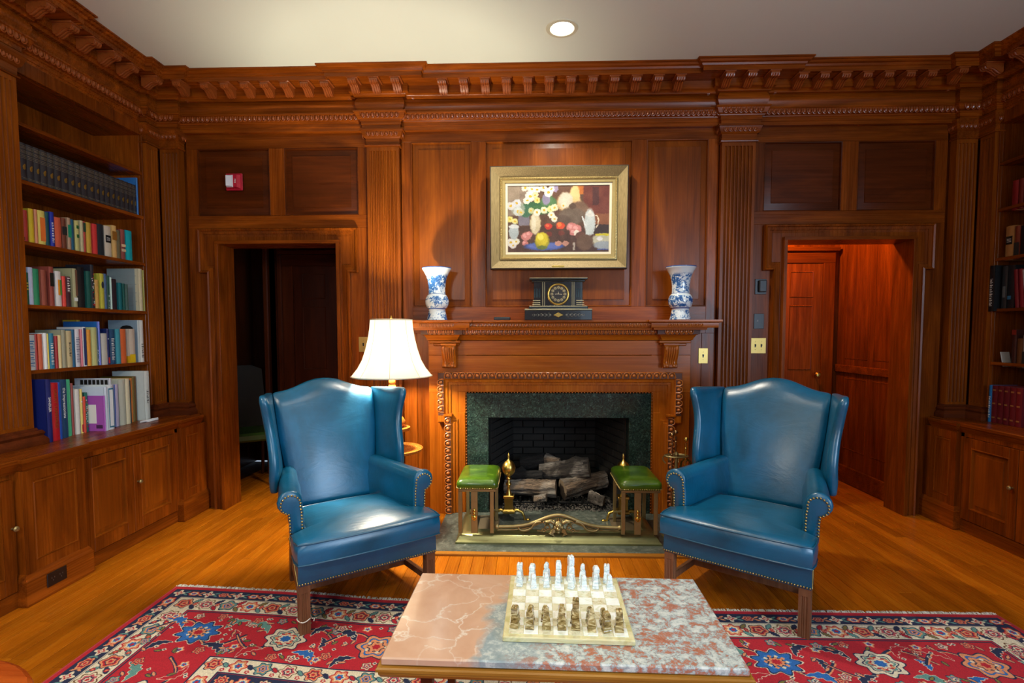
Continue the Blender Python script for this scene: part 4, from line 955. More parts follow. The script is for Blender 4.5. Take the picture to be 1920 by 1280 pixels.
m.build('arched_rail', OBR, fe, smooth=60)
fm = MB(); cx, cz, cy = .20, .130, 3.372
fm.ball((cx, cy, cz), (.030, .022, .036), 14, 9); fm.ball((cx, cy-.018, cz-.010), (.014, .014, .013), 10, 6); fm.ball((cx, cy-.022, cz+.004), (.006, .010, .016), 8, 5); fm.ball((cx, cy-.012, cz-.028), (.012, .012, .010), 8, 5)
for s in (-1, 1):
    fm.ball((cx+s*.012, cy-.018, cz+.012), (.006, .005, .004), 8, 5); fm.ball((cx+s*.020, cy-.012, cz-.004), (.010, .010, .012), 8, 5); fm.ball((cx+s*.024, cy-.006, cz+.028), (.009, .006, .011), 8, 5)
    fm.tube([(cx+s*.026, cy-.004, cz+.02), (cx+s*.045, cy-.008, cz+.034), (cx+s*.066, cy-.004, cz+.028), (cx+s*.068, cy, cz+.010), (cx+s*.052, cy, cz+.008)], [.010, .012, .011, .009, .007], 7)
    for k in range(4): fm.tube([(cx+s*.02, cy-.004, cz-.01-k*.006), (cx+s*(.036+.004*k), cy-.008, cz-.016-k*.008), (cx+s*(.034-.004*k), cy-.006, cz-.038-k*.006)], [.008, .009, .004], 6)
for k in range(7): a = R_(30+k*20); fm.tube([(cx+.02*math.cos(a), cy-.002, cz+.026*math.sin(a)), (cx+.040*math.cos(a), cy-.006, cz+.05*math.sin(a))], [.007, .003], 6)
fm.v = [(cx+(x-cx)*1.15, cy+(y-cy)*1.3, cz+(z-cz)*1.15) for x, y, z in fm.v]; fm.build('lion_mask', OBR, fe, smooth=60)
for s in (-1, 1):
    m = MB(); P = [(.235, .155), (.262, .150), (.285, .132), (.296, .112), (.318, .098), (.345, .092), (.370, .095), (.385, .110), (.375, .122)]
    m.tube([(cx+s*(x-.12), 3.378, z+.004) for x, z in P], [.010, .009, .008, .009, .010, .009, .008, .007, .005], 7)
    for qx, qz, r in ((.19, .118, .02), (.205, .150, .016), (.215, .100, .014)):
        m.tube([(cx+s*(qx-.12+r*math.cos(t*.9)*(1-t*.09)), 3.376, qz+r*math.sin(t*.9)*(1-t*.09)) for t in range(8)], [.006]*7+[.003], 6)
    m.tube([(cx+s*.05, 3.378, .11), (cx+s*.10, 3.378, .095), (cx+s*.14, 3.378, .098)], .005, 6)
    m.build('scroll', OBR, fe, smooth=60)
# companion set (behind the right chair)
tx, ty = 1.0, 3.50
ts = empty('fire_tool_stand', (tx, ty, .018), label='brass fire tool stand with ring gallery beside the right green stool', cat='tool stand')
m = MB(); m.lathe([(.09, 0), (.092, .01), (.075, .02), (.03, .03), (.018, .05), (.014, .1), (.02, .17), (.03, .2), (.034, .26), (.026, .30), (.012, .32), (.010, .56), (.016, .565), (.01, .58), (.001, .585)], (0, 0, 0), 20); m.build('column', OBR, ts, smooth=50)
m = MB(); m.tube([(.078*math.cos(t*math.pi/10), .05*math.sin(t*math.pi/10), .555) for t in range(20)], .006, 6, closed=True); m.tube([(-.075, 0, .555), (.075, 0, .555)], .006, 6)
for a in (0.4, 1.2, 2.0, 2.8): m.tube([(.078*math.cos(a), .05*math.sin(a), .555), (.09*math.cos(a), .06*math.sin(a), .54), (.088*math.cos(a), .058*math.sin(a), .52), (.07*math.cos(a), .045*math.sin(a), .5)], .004, 5)
m.build('ring_gallery', OBR, ts, smooth=60)
m = MB(); m.lathe([(.028, 0), (.03, .02), (.03, .16), (.034, .165), (.030, .18)], (-.02, -.12, 0), 16); cup = m.build('brush_cup', plain('cream_brass', 'B8A468', .35, .5), ts, smooth=50)
m = MB(); m.ball((-.02, -.12, .215), (.026, .026, .032), 12, 8); m.build('pale_knob', plain('pale_knob', 'A8B4C8', .3), cup, smooth=60)
for i, (dx, dy, zt, lean, nm, lb) in enumerate(((-.035, -.02, .722, 0, 'poker', 'brass knobbed fire iron at the left of the stand'), (-.003, .01, .732, 0, 'fire_shovel', 'brass knobbed fire iron in the middle of the stand'), (.045, .0, .686, .02, 'fire_tongs', 'brass fire tongs hanging at the right of the stand'))):
    m = MB(); A = Vector((tx+dx, ty+dy, .07)); B = Vector((tx+dx+lean, ty+dy, zt)); D = B-A
    pt = lambda t: tuple(A+D*t)
    m.ball(B, .0165, 12, 8); m.tube([pt(.9), pt(.96)], [.007, .009], 8); m.ball(pt(.90), .0105, 8, 6); m.tube([pt(.90), pt(.80)], [.009, .006], 8); m.ball(pt(.79), .009, 8, 6); m.tube([pt(.79), pt(0)], .0055, 8)
    if nm == 'poker': m.tube([pt(0), (A.x+.02, A.y, A.z-.02)], .005, 6)
    if nm == 'fire_shovel': m.box(A.x-.04, A.x+.04, A.y-.004, A.y+.004, A.z-.04, A.z+.08, .002)
    if nm == 'fire_tongs':
        for s in (-1, 1): m.tube([(B.x-.006, B.y, .56), (B.x+s*.03, B.y, .535), (B.x+s*.035, B.y, .50), (B.x+s*.02, B.y, .47), (B.x+s*.03, B.y, .42), (B.x+s*.02, B.y, .10)], [.005, .007, .008, .006, .005, .004], 6)
    tag(m.build(nm, BRASS if i == 2 else plain('pinkish_brass', 'A08058', .25, .95), smooth=60), lb, 'fire tool', 'fire tools on the stand')
# ================================================================== MANTEL OBJECTS, WALL ITEMS, LAMP
def vase(x, y, label, seed):
    t = NT('porcelain_%d' % seed); v = t.coord((1, 1, 1)); g = t.new('ShaderNodeTexCoord'); sx = t.new('ShaderNodeSeparateXYZ'); t.link(g.outputs['Object'], sx.inputs[0])
    off = t.new('ShaderNodeVectorMath', operation='ADD'); t.link(v, off.inputs[0]); off.inputs[1].default_value = (seed*3.1, seed, 0)
    n = t.noise(off.outputs[0], 26, 5, .65, 1.0); n2 = t.noise(off.outputs[0], 90, 3, .6, .5); n3 = t.noise(off.outputs[0], 9, 2)
    f = t.math('ADD', t.math('ADD', t.math('MULTIPLY', n, .5), t.math('MULTIPLY', n2, .25)), t.math('MULTIPLY', n3, .25))
    pat = t.ramp(f, [(.47, lin('DCE6E8')), (.50, lin('A0BCD0')), (.515, lin('3C6CA4')), (.62, lin('1C4680'))])
    # white collars and blue lines by height
    z = sx.outputs[2]; band = t.ramp(z, [(.0, (1, 1, 1)), (.070, (1, 1, 1)), (.072, (0, 0, 0)), (.090, (0, 0, 0)), (.092, (1, 1, 1)), (.178, (1, 1, 1)), (.180, (0, 0, 0)), (.196, (0, 0, 0)), (.198, (1, 1, 1)), (.325, (1, 1, 1)), (.345, (0, 0, 0))])
    lines = t.ramp(z, [(.0, (0, 0, 0)), (.0815, (0, 0, 0)), (.082, (1, 1, 1)), (.0855, (1, 1, 1)), (.086, (0, 0, 0)), (.1885, (0, 0, 0)), (.189, (1, 1, 1)), (.1925, (1, 1, 1)), (.193, (0, 0, 0)), (.3795, (0, 0, 0)), (.380, (1, 1, 1))], 'CONSTANT')
    c = t.mix(t.mix(1, band, (1, 1, 1, 1), 'MULTIPLY'), lin('D8E2E2'), pat); c = t.mix(lines, c, lin('2C5494'))
    t.set(Base_Color=c, Roughness=.12, Coat_Weight=.4)
    m = MB(); m.lathe([(.07, 0), (.077, .003), (.073, .02), (.067, .045), (.063, .07), (.062, .082), (.068, .088), (.078, .10), (.086, .12), (.088, .142), (.085, .16), (.076, .18), (.066, .19), (.063, .198), (.062, .22), (.064, .26), (.070, .30), (.080, .33), (.092, .355), (.104, .374), (.112, .386), (.111, .389), (.106, .386), (.09, .36), (.072, .32), (.055, .26), (.05, .05), (.03, .02)], (0, 0, 0), 40)
    o = m.build('vase', t.m, smooth=60, loc=(x, y, 1.497)); tag(o, label, 'vase', 'blue and white vases on the mantel')
vase(-.680, 3.885, 'blue and white porcelain vase on the mantel above the lamp', 1); vase(1.122, 3.885, 'blue and white porcelain vase at the right end of the mantel', 2)
# clock
ck = empty('mantel_clock', (.221, 3.885, 1.497), label='black slate mantel clock with gold dial ring under the painting', cat='clock')
SL = plain('black_slate', '0E1212', .22, coat=.3); SLV = plain('silver_trim', '8C8468', .35, .6); SLG = plain('slate_teal', '101C1E', .25)
def cb_(name, bxs, mat, b=.002, par=ck):
    m = MB()
    for q_ in bxs: m.box(*q_, b)
    return m.build(name, mat, par, smooth=0)
cb_('plinth', [(-.245, .245, -.075, .09, 0, .071)], SL, .003); cb_('plinth_edge', [(-.247, .247, -.077, .09, .071, .081)], SLV)
cb_('step', [(-.215, .215, -.065, .085, .081, .101)], SLG, .003); cb_('step_edge', [(-.212, .212, -.066, .08, .096, .103)], SLV)
cb_('case', [(-.178, .178, -.04, .08, .101, .285)], SL); cb_('centre_block', [(-.115, .115, -.052, .06, .101, .285)], SL)
cb_('cornice', [(-.212, .212, -.07, .085, .292, .306), (-.195, .195, -.06, .08, .278, .292)], SL, .004); cb_('cornice_edge', [(-.211, .211, -.0715, -.06, .302, .307)], SLV, .001)
cb_('column', [(-.118, -.110, -.058, -.04, .104, .278), (-.104, -.097, -.058, -.04, .104, .278)], SLV, .002); cb_('column', [(.097, .104, -.058, -.04, .104, .278), (.110, .118, -.058, -.04, .104, .278)], SLV, .002)
for s in (-1, 1):
    for k, z in enumerate((.108, .122, .138)): cb_('side_step', [(s*.130 if s > 0 else -.192+k*.003, .192-k*.003 if s > 0 else -.130, -.055, -.03, z, z+.007)], SLV, .002)
    for k in range(4): cb_('flute', [(s*.155+(k-1.5)*.013-.002, s*.155+(k-1.5)*.013+.002, -.043, -.039, .165, .23)], plain('flute_teal', '2C4A50', .3), .001)
dl = MB(); dl.lathe([(.062, -.008), (.062, 0), (.066, .006), (.074, .008), (.081, .004), (.083, -.004), (.083, -.012)], (0, -.052, .188), 40, axis='y', caps=False)
dl.v = [(x, -.052-(y+.052), z) for x, y, z in dl.v]; dl.build('dial_ring', plain('dial_gold', 'B89A50', .25, .9), ck, smooth=50)
dd = MB(); dd.lathe([(.064, 0), (.064, .004), (.001, .005)], (0, -.057, .188), 40, axis='y'); dd.v = [(x, -.057-(y+.057)*1, z) for x, y, z in dd.v]; dd.build('dial', plain('dial_dark', '241C10', .35), ck, smooth=30)
for k in range(12):
    a = R_(90-30*k); m = MB(); m.lathe([(.0095, 0), (.0105, .002), (.006, .003), (.001, .003)], (.047*math.cos(a), -.062, .188+.047*math.sin(a)), 12, axis='y')
    m.v = [(x, -.062-(y+.062), z) for x, y, z in m.v]; o = m.build('numeral_disc', plain('numeral_gold', '8A7C58', .4, .3), ck, smooth=40)
    text(('XII', 'I', 'II', 'III', 'IV', 'V', 'VI', 'VII', 'VIII', 'IX', 'X', 'XI')[k], .009, BLK, ck, (.047*math.cos(a), -.0655, .188+.047*math.sin(a)), (R_(90), 0, 0), 'numeral')
m = MB(); m.tube([(0, -.0655, .188), (-.024, -.0655, .188), (-.020, -.0655, .185)], .0016, 6); m.tube([(0, -.066, .188), (.026, -.066, .186)], .0016, 6); m.tube([(0, -.066, .188), (0, -.066, .205)], .002, 6); m.ball((0, -.0655, .188), .004, 8, 5); m.build('hands', plain('hand_pale', 'B8AC90', .4, .3), ck, smooth=50)
m = MB(); m.loft([[(-.038, -.0755, .036), (0, -.0755, .018), (.038, -.0755, .036), (0, -.0755, .054)], [(-.034, -.0775, .036), (0, -.0775, .021), (.034, -.0775, .036), (0, -.0775, .051)]], True, True)
m.build('diamond', plain('dial_gold', 'B89A50', .25, .9), ck, smooth=0)
m = MB()
for s in (-1, 1):
    for k in range(5): m.ball((s*(.06+.028*k), -.0755, .036), (.009-.0012*k, .0008, .005), 8, 4); m.tube([(s*(.06+.028*k), -.0757, .036+.008), (s*(.07+.028*k), -.0757, .036+.016*(1-.15*k)), (s*(.08+.028*k), -.0757, .036)], .0009, 4); m.tube([(s*(.06+.028*k), -.0757, .036-.008), (s*(.07+.028*k), -.0757, .036-.016*(1-.15*k)), (s*(.08+.028*k), -.0757, .036)], .0009, 4)
m.build('incised_scrollwork', plain('scroll_grey', '6A685C', .5), ck, smooth=40)
m = MB(); m.box(-.252, -.130, 3.835, 3.875, 1.497, 1.520, .004); o = m.build('remote_control', BLK, smooth=0); tag(o, 'small black remote control lying on the mantel left of the clock', 'remote')
m = MB()
for k in range(6): m.box(-.24+k*.017, -.23+k*.017, 3.845, 3.855, 1.519, 1.521)
m.build('buttons', plain('grey_rubber', '303032', .6), o, smooth=0)
# ---- painting
def canvas_img():
    W, H = 560, 360; im = np.zeros((H, W, 3)); yy, xx = np.mgrid[0:H, 0:W]; X = xx/W; Y = 1-yy/H   # Y: 0 top
    Yt = Y
    def smooth_noise(n, seed):
        r = np.random.default_rng(seed); g = r.random((n+2, int(n*1.6)+2)); gy = np.linspace(0, n, H); gx = np.linspace(0, int(n*1.6), W)
        y0 = gy.astype(int); x0 = gx.astype(int); fy = (gy-y0)[:, None]; fx = (gx-x0)[None]; 
        a = g[np.ix_(y0, x0)]; b = g[np.ix_(y0, x0+1)]; c = g[np.ix_(y0+1, x0)]; d = g[np.ix_(y0+1, x0+1)]
        return (a*(1-fx)+b*fx)*(1-fy)+(c*(1-fx)+d*fx)*fy
    hx = lambda h: np.array([int(h[i:i+2], 16)/255 for i in (0, 2, 4)])
    im[:] = hx('5C3C24'); n1 = smooth_noise(14, 1)[..., None]; n2 = smooth_noise(60, 2)[..., None]
    def reg(mask, h, a=1.0):
        m = (np.clip(mask, 0, 1)*a)[..., None]; im[:] = im*(1-m)+hx(h)*m
    wob = (smooth_noise(50, 3)-.5)*.012; wob2 = (smooth_noise(50, 4)-.5)*.016
    def ell(cx, cy, rx, ry, h, a=1, soft=.12, rough=1): d = np.sqrt(((X+wob*rough-cx)/rx)**2+((Yt+wob2*rough-cy)/ry)**2); reg((1+soft-d)/soft/2, h, a)
    def rectm(x0, x1, y0, y1, h, a=1, s=.01): reg(np.minimum(np.minimum((X+wob-x0)/s, (x1-X-wob)/s), np.minimum((Yt+wob2-y0)/s, (y1-Yt-wob2)/s)), h, a)
    rectm(-1, .22, -1, .45, '8C7A68'); rectm(.0, .12, -1, .3, '9C8A74'); rectm(.10, .22, .40, .60, '7C7480'); rectm(.42, .72, -1, .3, '6A4428')
    rectm(.64, .76, -1, .14, 'C06C1C'); rectm(.74, 2, -1, .56, '6E2E18'); rectm(.83, .9, .02, .30, '4C1E14'); rectm(.86, 2, .42, .6, '8A5028'); rectm(-1, 2, .6, 2, '4E2E1C'); rectm(.8, 2, .58, .72, '3A2418')
    ell(.60, .26, .12, .14, 'E8C890'); ell(.66, .14, .05, .14, 'F0CC88'); ell(.57, .22, .07, .12, 'D8D0B8'); ell(.70, .36, .10, .12, '7A5C44'); ell(.63, .46, .13, .13, '6C5A48'); ell(.64, .31, .035, .04, '5C4430'); ell(.52, .52, .10, .08, '5C4838')
    ell(.27, .33, .16, .09, '2C6438'); ell(.40, .25, .08, .10, '4E7A44'); ell(.33, .36, .12, .07, '3C7038'); ell(.18, .38, .06, .09, '3C6C4C'); ell(.10, .34, .07, .10, 'A8AC9C', .8); ell(.38, .20, .04, .09, '8C84A0'); ell(.47, .04, .03, .06, 'A090B0')
    ell(.272, .57, .055, .16, 'D8C8A0'); ell(.272, .46, .035, .08, 'E0D4B0'); ell(.255, .56, .02, .12, 'F0E8CC', .7)
    for cx, cy, r, c in ((.17, .03, .035, 'E8D8C8'), (.24, .05, .04, 'F0EEE0'), (.22, .16, .05, 'F8F4E8'), (.19, .22, .035, 'F0ECD8'), (.29, .06, .035, 'F4F2EA'), (.35, .03, .035, 'F4ECE0'), (.40, .10, .045, 'EEF0E8'), (.43, .05, .03, 'E4E4E0'), (.27, .14, .03, 'E8DCA8'), (.29, .22, .03, 'ECE68C'), (.29, .40, .035, 'F6F4E6'), (.36, .37, .035, 'F2EEC8'), (.42, .35, .032, 'ECE498'), (.46, .33, .036, 'F4ECC0'), (.43, .44, .033, 'F8F4E0'), (.46, .50, .03, 'F0E8D0'), (.03, .30, .04, 'DCDCD8'), (.09, .26, .04, 'D8DCE0'), (.10, .38, .045, 'D0D8D4'), (.02, .50, .03, 'ECE480'), (.07, .53, .03, 'E8E08C'), (.03, .85, .04, 'F0EEE4'), (.08, .84, .035, 'F4F0D8'), (.05, .90, .03, 'E8E4DC'), (.23, .37, .03, 'C8C890'), (.13, .40, .03, 'C8C49C'), (.55, .3, .03, 'E4DCC0')):
        for k in range(9):
            a = k*.7; ell(cx+math.cos(a)*r*.65, cy+math.sin(a)*r*1.0, r*.42, r*.62, c, .85)
        ell(cx, cy, r*.32, r*.45, 'D8B020')
    ell(.40, .61, .038, .05, 'C83018'); ell(.39, .60, .018, .02, 'E86838'); ell(.52, .60, .044, .055, 'D84418'); ell(.51, .585, .022, .03, 'F07A30'); ell(.41, .73, .03, .04, '7A2814', .8); ell(.53, .71, .03, .04, '7A2814', .7)
    for cx, cy, r in ((.63, .62, .05), (.68, .65, .05), (.65, .70, .04), (.18, .76, .05), (.21, .73, .035), (.17, .86, .03)): ell(cx, cy, r, r*1.3, 'D08078'); ell(cx-.01, cy-.01, r*.5, r*.6, 'E8A49C')
    ell(.68, .71, .03, .045, 'F4EAD8'); ell(.72, .76, .05, .07, '6C4430')
    ell(.36, .91, .20, .065, '4458A0'); ell(.36, .905, .16, .045, '5C6CB4'); ell(.34, .83, .072, .125, 'A89C10'); ell(.335, .80, .062, .10, 'D8C41C'); ell(.325, .77, .03, .05, 'F0E050'); ell(.34, .93, .05, .03, '6A7828')
    for cx in (.50, .57): ell(cx, .87, .035, .04, 'C8907C')
    ell(.06, .69, .05, .12, 'B8C4C4'); ell(.06, .61, .05, .03, 'DCE0DC')
    for k in range(6): rectm(.025+.013*k, .03+.013*k, .63, .80, '50606C')
    ell(.81, .55, .055, .20, 'C8D0CC'); rectm(.765, .855, .46, .74, 'CCD4D0'); ell(.81, .44, .04, .03, 'E4E4DC'); ell(.81, .40, .014, .03, 'F0ECE0')
    for k in range(8): rectm(.772+.011*k, .776+.011*k, .49, .74, '48585C')
    for k in range(16): a = -1.5+k*.19; ell(.865+.03*math.cos(a), .54+.09*math.sin(a), .006, .01, 'E4D0B0')
    for k in range(8): ell(.765-.004*k, .60-.018*k, .008, .012, 'E0E4E0')
    ell(.93, .82, .10, .10, 'C8C4A8'); rectm(.86, 2, .72, .76, 'D8C81C'); ell(.95, .90, .10, .06, '9CA4A8'); ell(.91, .80, .03, .03, 'F0ECE8'); rectm(.64, .67, .85, .98, 'B8AC9C')
    ell(.76, .86, .08, .12, '6A4C34'); rectm(.88, 2, .95, .975, '4C60A8')
    st = (smooth_noise(110, 9)-.5)[..., None]*.06+(n1-.5)*.10; im2 = np.clip(im+st, 0, 1)
    return im2*.84
def make_image(name, arr):
    H, W, _ = arr.shape; img = bpy.data.images.new(name, W, H); px = np.ones((H, W, 4), dtype=np.float32); px[..., :3] = arr; img.pixels.foreach_set(px.ravel()); img.update(); img.pack(); return img
def img_mat(name, arr, rough=.6, bump=0, bs=300):
    t = NT(name); i = t.new('ShaderNodeTexImage'); i.image = make_image(name, arr); i.extension = 'EXTEND'; u = t.new('ShaderNodeTexCoord'); t.link(u.outputs['UV'], i.inputs[0]); t.set(Base_Color=i.outputs[0], Roughness=rough)
    if bump: v = t.coord((1, 1, 1)); t.bump(t.noise(v, bs, 3), bump, .004)
    return t.m
PX0, PX1, PZ0, PZ1 = -.288, .748, 1.887, 2.648
pn = empty('painting', (0, 0, 0), label='still life painting of daisies, fruit and teapot in a wide gilt frame', cat='painting')
Fg = NT('frame_linen'); v = Fg.coord((60, 60, 6)); n = Fg.noise(v, 3, 4); Fg.set(Base_Color=Fg.ramp(n, [(.3, lin('78683F')), (.7, lin('9E8A5C'))]), Roughness=.6, Metallic=.12); Fg = Fg.m
FgS = plain('frame_gold', 'B09A60', .35, .5, var=.15); FgD = plain('frame_edge', '3C3428', .5); LIN = plain('frame_liner', 'D8D0B4', .6)
rect = lambda d: [(PX0+d, PZ0+d), (PX1-d, PZ0+d), (PX1-d, PZ1-d), (PX0+d, PZ1-d)]
def frame_part(name, prof, mat):
    m = MB(); m.T = lambda a, b, c: (a, 4.042-c-.035*(b-PZ0)/(PZ1-PZ0), b); m.sweep(prof, rect(0), 1, closed=True); return m.build(name, mat, pn, smooth=30)
frame_part('outer_edge', [(0, 0), (0, .052), (.004, .060), (.009, .061), (.009, 0)], FgD)
frame_part('linen_slope', [(.009, 0), (.009, .061), (.076, .016), (.076, 0)], Fg)
frame_part('gold_step', [(.076, 0), (.076, .026), (.09, .028), (.095, .022), (.112, .020), (.116, .012), (.116, 0)], FgS)
frame_part('liner', [(.116, 0), (.116, .013), (.132, .011), (.134, .004), (.134, 0)], LIN)
m = MB(); m.T = lambda a, b, c: (a, 4.042-c-.035*(b-PZ0)/(PZ1-PZ0), b); R4 = rect(.083)
for i in range(4):
    A, B = Vector(R4[i]), Vector(R4[(i+1) % 4]); L = (B-A).length; n = int(L/.011)
    for k in range(n): p = A.lerp(B, (k+.5)/n); m.ball((p.x, p.y, .029), .0052, 5, 3)
tag(m.build('rope_bead', FgS, pn, smooth=60), kind='stuff')
m = MB(); a0, a1, b0_, b1_ = PX0+.133, PX1-.133, PZ0+.133, PZ1-.133; yb_ = lambda z: 4.042-.005-.035*(z-PZ0)/(PZ1-PZ0)
m.add([(a0, yb_(b0_), b0_), (a1, yb_(b0_), b0_), (a1, yb_(b1_), b1_), (a0, yb_(b1_), b1_)], [(0, 1, 2, 3)])
m.build('canvas', img_mat('still_life_canvas', canvas_img(), .45, .25, 120), pn, smooth=0, uv=lambda c: ((c.x-a0)/(a1-a0), (c.z-b0_)/(b1_-b0_)))
m = MB(); m.box(.18, .275, 3.982, 3.99, 1.897, 1.912, .002); m.build('name_plate', BRASS, pn, smooth=0)
# ---- switches, alarm, thermostats
def plate(x, z, w_, h_, mat, label, name, cat, y=4.049, t=.005, dep=None):
    m = MB(); m.box(x-w_/2, x+w_/2, y-t, y, z-h_/2, z+h_/2, .0015); o = m.build(name, mat, smooth=0); tag(o, label, cat); return o
def toggles(o, xs, z, y, rel=0):
    for x in xs:
        m = MB(); m.box(x-.005, x+.005, y-.0065, y-.004, z-.012, z+.012); m.build('toggle_slot', BLK, o, smooth=0)
        m = MB(); m.box(x-.0035, x+.0035, y-.016, y-.005, z+.0, z+.009, .001); m.build('toggle', BLK, o, smooth=0)
        for dz in (-.03, .03):
            m = MB(); m.ball((x, y-.005, z+dz), (.003, .0015, .003), 8, 4); m.build('screw', NAIL, o, smooth=50)
o = plate(-1.292, 1.315, .072, .118, IVORYSW, 'brass light switch plate left of the lampshade', 'light_switch', 'switch'); toggles(o, [-1.292], 1.315, 4.049)
o = plate(1.348, 1.225, .072, .118, IVORYSW, 'single brass switch plate right of the mantel end', 'light_switch', 'switch'); toggles(o, [1.348], 1.225, 4.049)
o = plate(1.765, 1.303, .115, .118, IVORYSW, 'double brass switch plate beside the right doorway', 'light_switch', 'switch'); toggles(o, [1.742, 1.788], 1.303, 4.049)
o = plate(1.765, 1.49, .075, .115, BLK, 'flat black wall control above the double brass switch', 'wall_control', 'wall control')
m = MB(); m.box(1.75, 1.758, 4.042, 4.046, 1.485, 1.50); m.build('indicator', plain('pale_grey', '888888', .5), o, smooth=0)
o = plate(1.772, 1.752, .085, .115, BLK, 'upper black thermostat box beside the right doorway', 'thermostat', 'thermostat', t=.006)
m = MB(); m.box(1.752, 1.808, 4.018, 4.045, 1.71, 1.80, .006); m.build('cover', plain('dark_grey_plastic', '1E2022', .4), o, smooth=0)
RED = plain('alarm_red', 'B01830', .4)
m = MB(); m.box(-2.337, -2.208, 4.020, 4.034, 2.507, 2.636, .004); m.loft([[(-2.325, 4.021, 2.519), (-2.220, 4.021, 2.519), (-2.220, 4.021, 2.624), (-2.325, 4.021, 2.624)], [(-2.317, 3.998, 2.527), (-2.240, 3.998, 2.527), (-2.240, 3.998, 2.616), (-2.317, 3.998, 2.616)]], True, True)
fa = tag(m.build('fire_alarm', RED, smooth=0), 'square red fire alarm strobe on the panel over the left doorway', 'fire alarm')
m = MB(); m.loft([[(-2.318, 3.998, 2.525), (-2.268, 3.998, 2.525), (-2.268, 3.998, 2.618), (-2.318, 3.998, 2.618)], [(-2.312, 3.975, 2.532), (-2.274, 3.985, 2.532), (-2.274, 3.985, 2.608), (-2.312, 3.975, 2.608)]], True, True); m.build('strobe_lens', plain('strobe_white', 'D8DCE0', .2), fa, smooth=0)
text('FIRE', .018, WHTI, fa, (-2.253, 3.9975, 2.572), (R_(90), R_(90), 0), 'lettering')
# ---- recessed light
dlr = empty('recessed_downlight', (hx, hy, 3.3), label='round recessed ceiling light glowing white', cat='ceiling light')
TR = plain('trim_ring', 'C8C8B0', .5); m = MB(); m.lathe([(.076, .03), (.074, .002), (.076, -.006), (.098, -.005), (.101, 0)], (0, 0, 0), 40, caps=False); m.build('trim_ring', TR, dlr, smooth=40)
m = MB(); m.lathe([(.077, .0), (.076, .1), (.06, .12), (.001, .125)], (0, 0, 0), 32, caps=False); m.build('reflector_can', plain('can', 'A8A890', .4), dlr, smooth=40)
EM = NT('lamp_glow'); EM.set(Base_Color=(0, 0, 0, 1)); EM.b.inputs['Emission Color'].default_value = (1, .9, .75, 1); EM.b.inputs['Emission Strength'].default_value = 9; EM = EM.m
m = MB(); m.lathe([(.001, .012), (.03, .013), (.058, .022), (.066, .04), (.064, .045), (.001, .05)], (0, 0, 0), 32); m.build('frosted_lamp', EM, dlr, smooth=50)
# ================================================================== FLOOR LAMP
LW = wood('lamp_wood', 'z', '7A3A12', 'A45A20', 'C07830', .28, 1, .05)
lx, ly = -.925, 3.50
lp = empty('floor_lamp', (lx, ly, 0), label='lit floor lamp with white bell shade and wooden tray table', cat='floor lamp')
m = MB(); m.lathe([(.18, 0), (.185, .015), (.17, .03), (.12, .045), (.05, .06), (.03, .09), (.022, .14), (.03, .2), (.022, .26), (.02, .5), (.03, .56), (.035, .585)], (0, 0, 0), 28); m.build('base', LW, lp, smooth=50)
m = MB(); m.lathe([(.03, .585), (.18, .592), (.198, .60), (.202, .615), (.197, .617), (.19, .607), (.03, .603)], (0, 0, 0), 40, caps=False); m.build('tray', LW, lp, smooth=50)
m = MB(); m.lathe([(.035, .60), (.03, .66), (.045, .70), (.03, .72), (.06, .735), (.115, .74), (.12, .75), (.118, .76), (.075, .765), (.085, .775), (.09, .80), (.07, .83), (.05, .845), (.03, .86), (.03, .90), (.018, .94), (.016, 1.00), (.024, 1.01), (.024, 1.022), (.018, 1.028), (.025, 1.036), (.025, 1.048), (.018, 1.055), (.024, 1.062), (.022, 1.08), (.014, 1.10), (.012, 1.22)], (0, 0, 0), 24); m.build('turned_pole', LW, lp, smooth=50)
SH = NT('lamp_shade'); sh = SH.b; sh.inputs['Base Color'].default_value = (.9, .86, .78, 1); sh.inputs['Roughness'].default_value = .9
tr = SH.new('ShaderNodeBsdfTranslucent'); tr.inputs[0].default_value = (.98, .93, .84, 1); mxs = SH.new('ShaderNodeMixShader'); mxs.inputs[0].default_value = .75
SH.link(sh.outputs[0], mxs.inputs[1]); SH.link(tr.outputs[0], mxs.inputs[2]); SH.link(mxs.outputs[0], SH.n['Material Output'].inputs[0]); SH = SH.m
sp = [(.268, 1.112), (.262, 1.118), (.225, 1.165), (.195, 1.22), (.172, 1.29), (.155, 1.36), (.143, 1.43), (.138, 1.492)]
m = MB(); m.lathe(sp, (0, 0, 0), 48, caps=False); m.lathe([(r-.003, z) for r, z in sp], (0, 0, 0), 48, caps=False)
shd = m.build('lamp_shade', SH, lp, smooth=60, rec=False)
TRIM = plain('shade_trim', 'C4BCA4', .7)
m = MB()
for r, z in ((.269, 1.112), (.139, 1.492)): m.tube([(r*math.cos(t*math.pi/20), r*math.sin(t*math.pi/20), z) for t in range(40)], .004, 6, closed=True)
for k in range(8): a = k*math.pi/4+.2; m.tube([((r+.001)*math.cos(a), (r+.001)*math.sin(a), z) for r, z in sp], .0018, 5)
m.build('shade_ribs', TRIM, shd, smooth=60)
m = MB(); m.lathe([(.002, 1.48), (.004, 1.49), (.009, 1.50), (.005, 1.512), (.002, 1.52)], (0, 0, 0), 12); m.tube([(0, -.13, 1.485), (0, 0, 1.487), (0, .13, 1.485)], .0025, 5); m.tube([(0, 0, 1.2), (0, 0, 1.49)], .003, 5); m.build('finial_and_spider', BRASS, lp, smooth=50)
m = MB(); m.ball((.035, 0, 1.27), (.028, .028, .04), 12, 8); EB = NT('bulb_glow'); EB.b.inputs['Emission Color'].default_value = (1, .78, .5, 1); EB.b.inputs['Emission Strength'].default_value = 25; bulb = m.build('bulb', EB.m, lp, smooth=60)
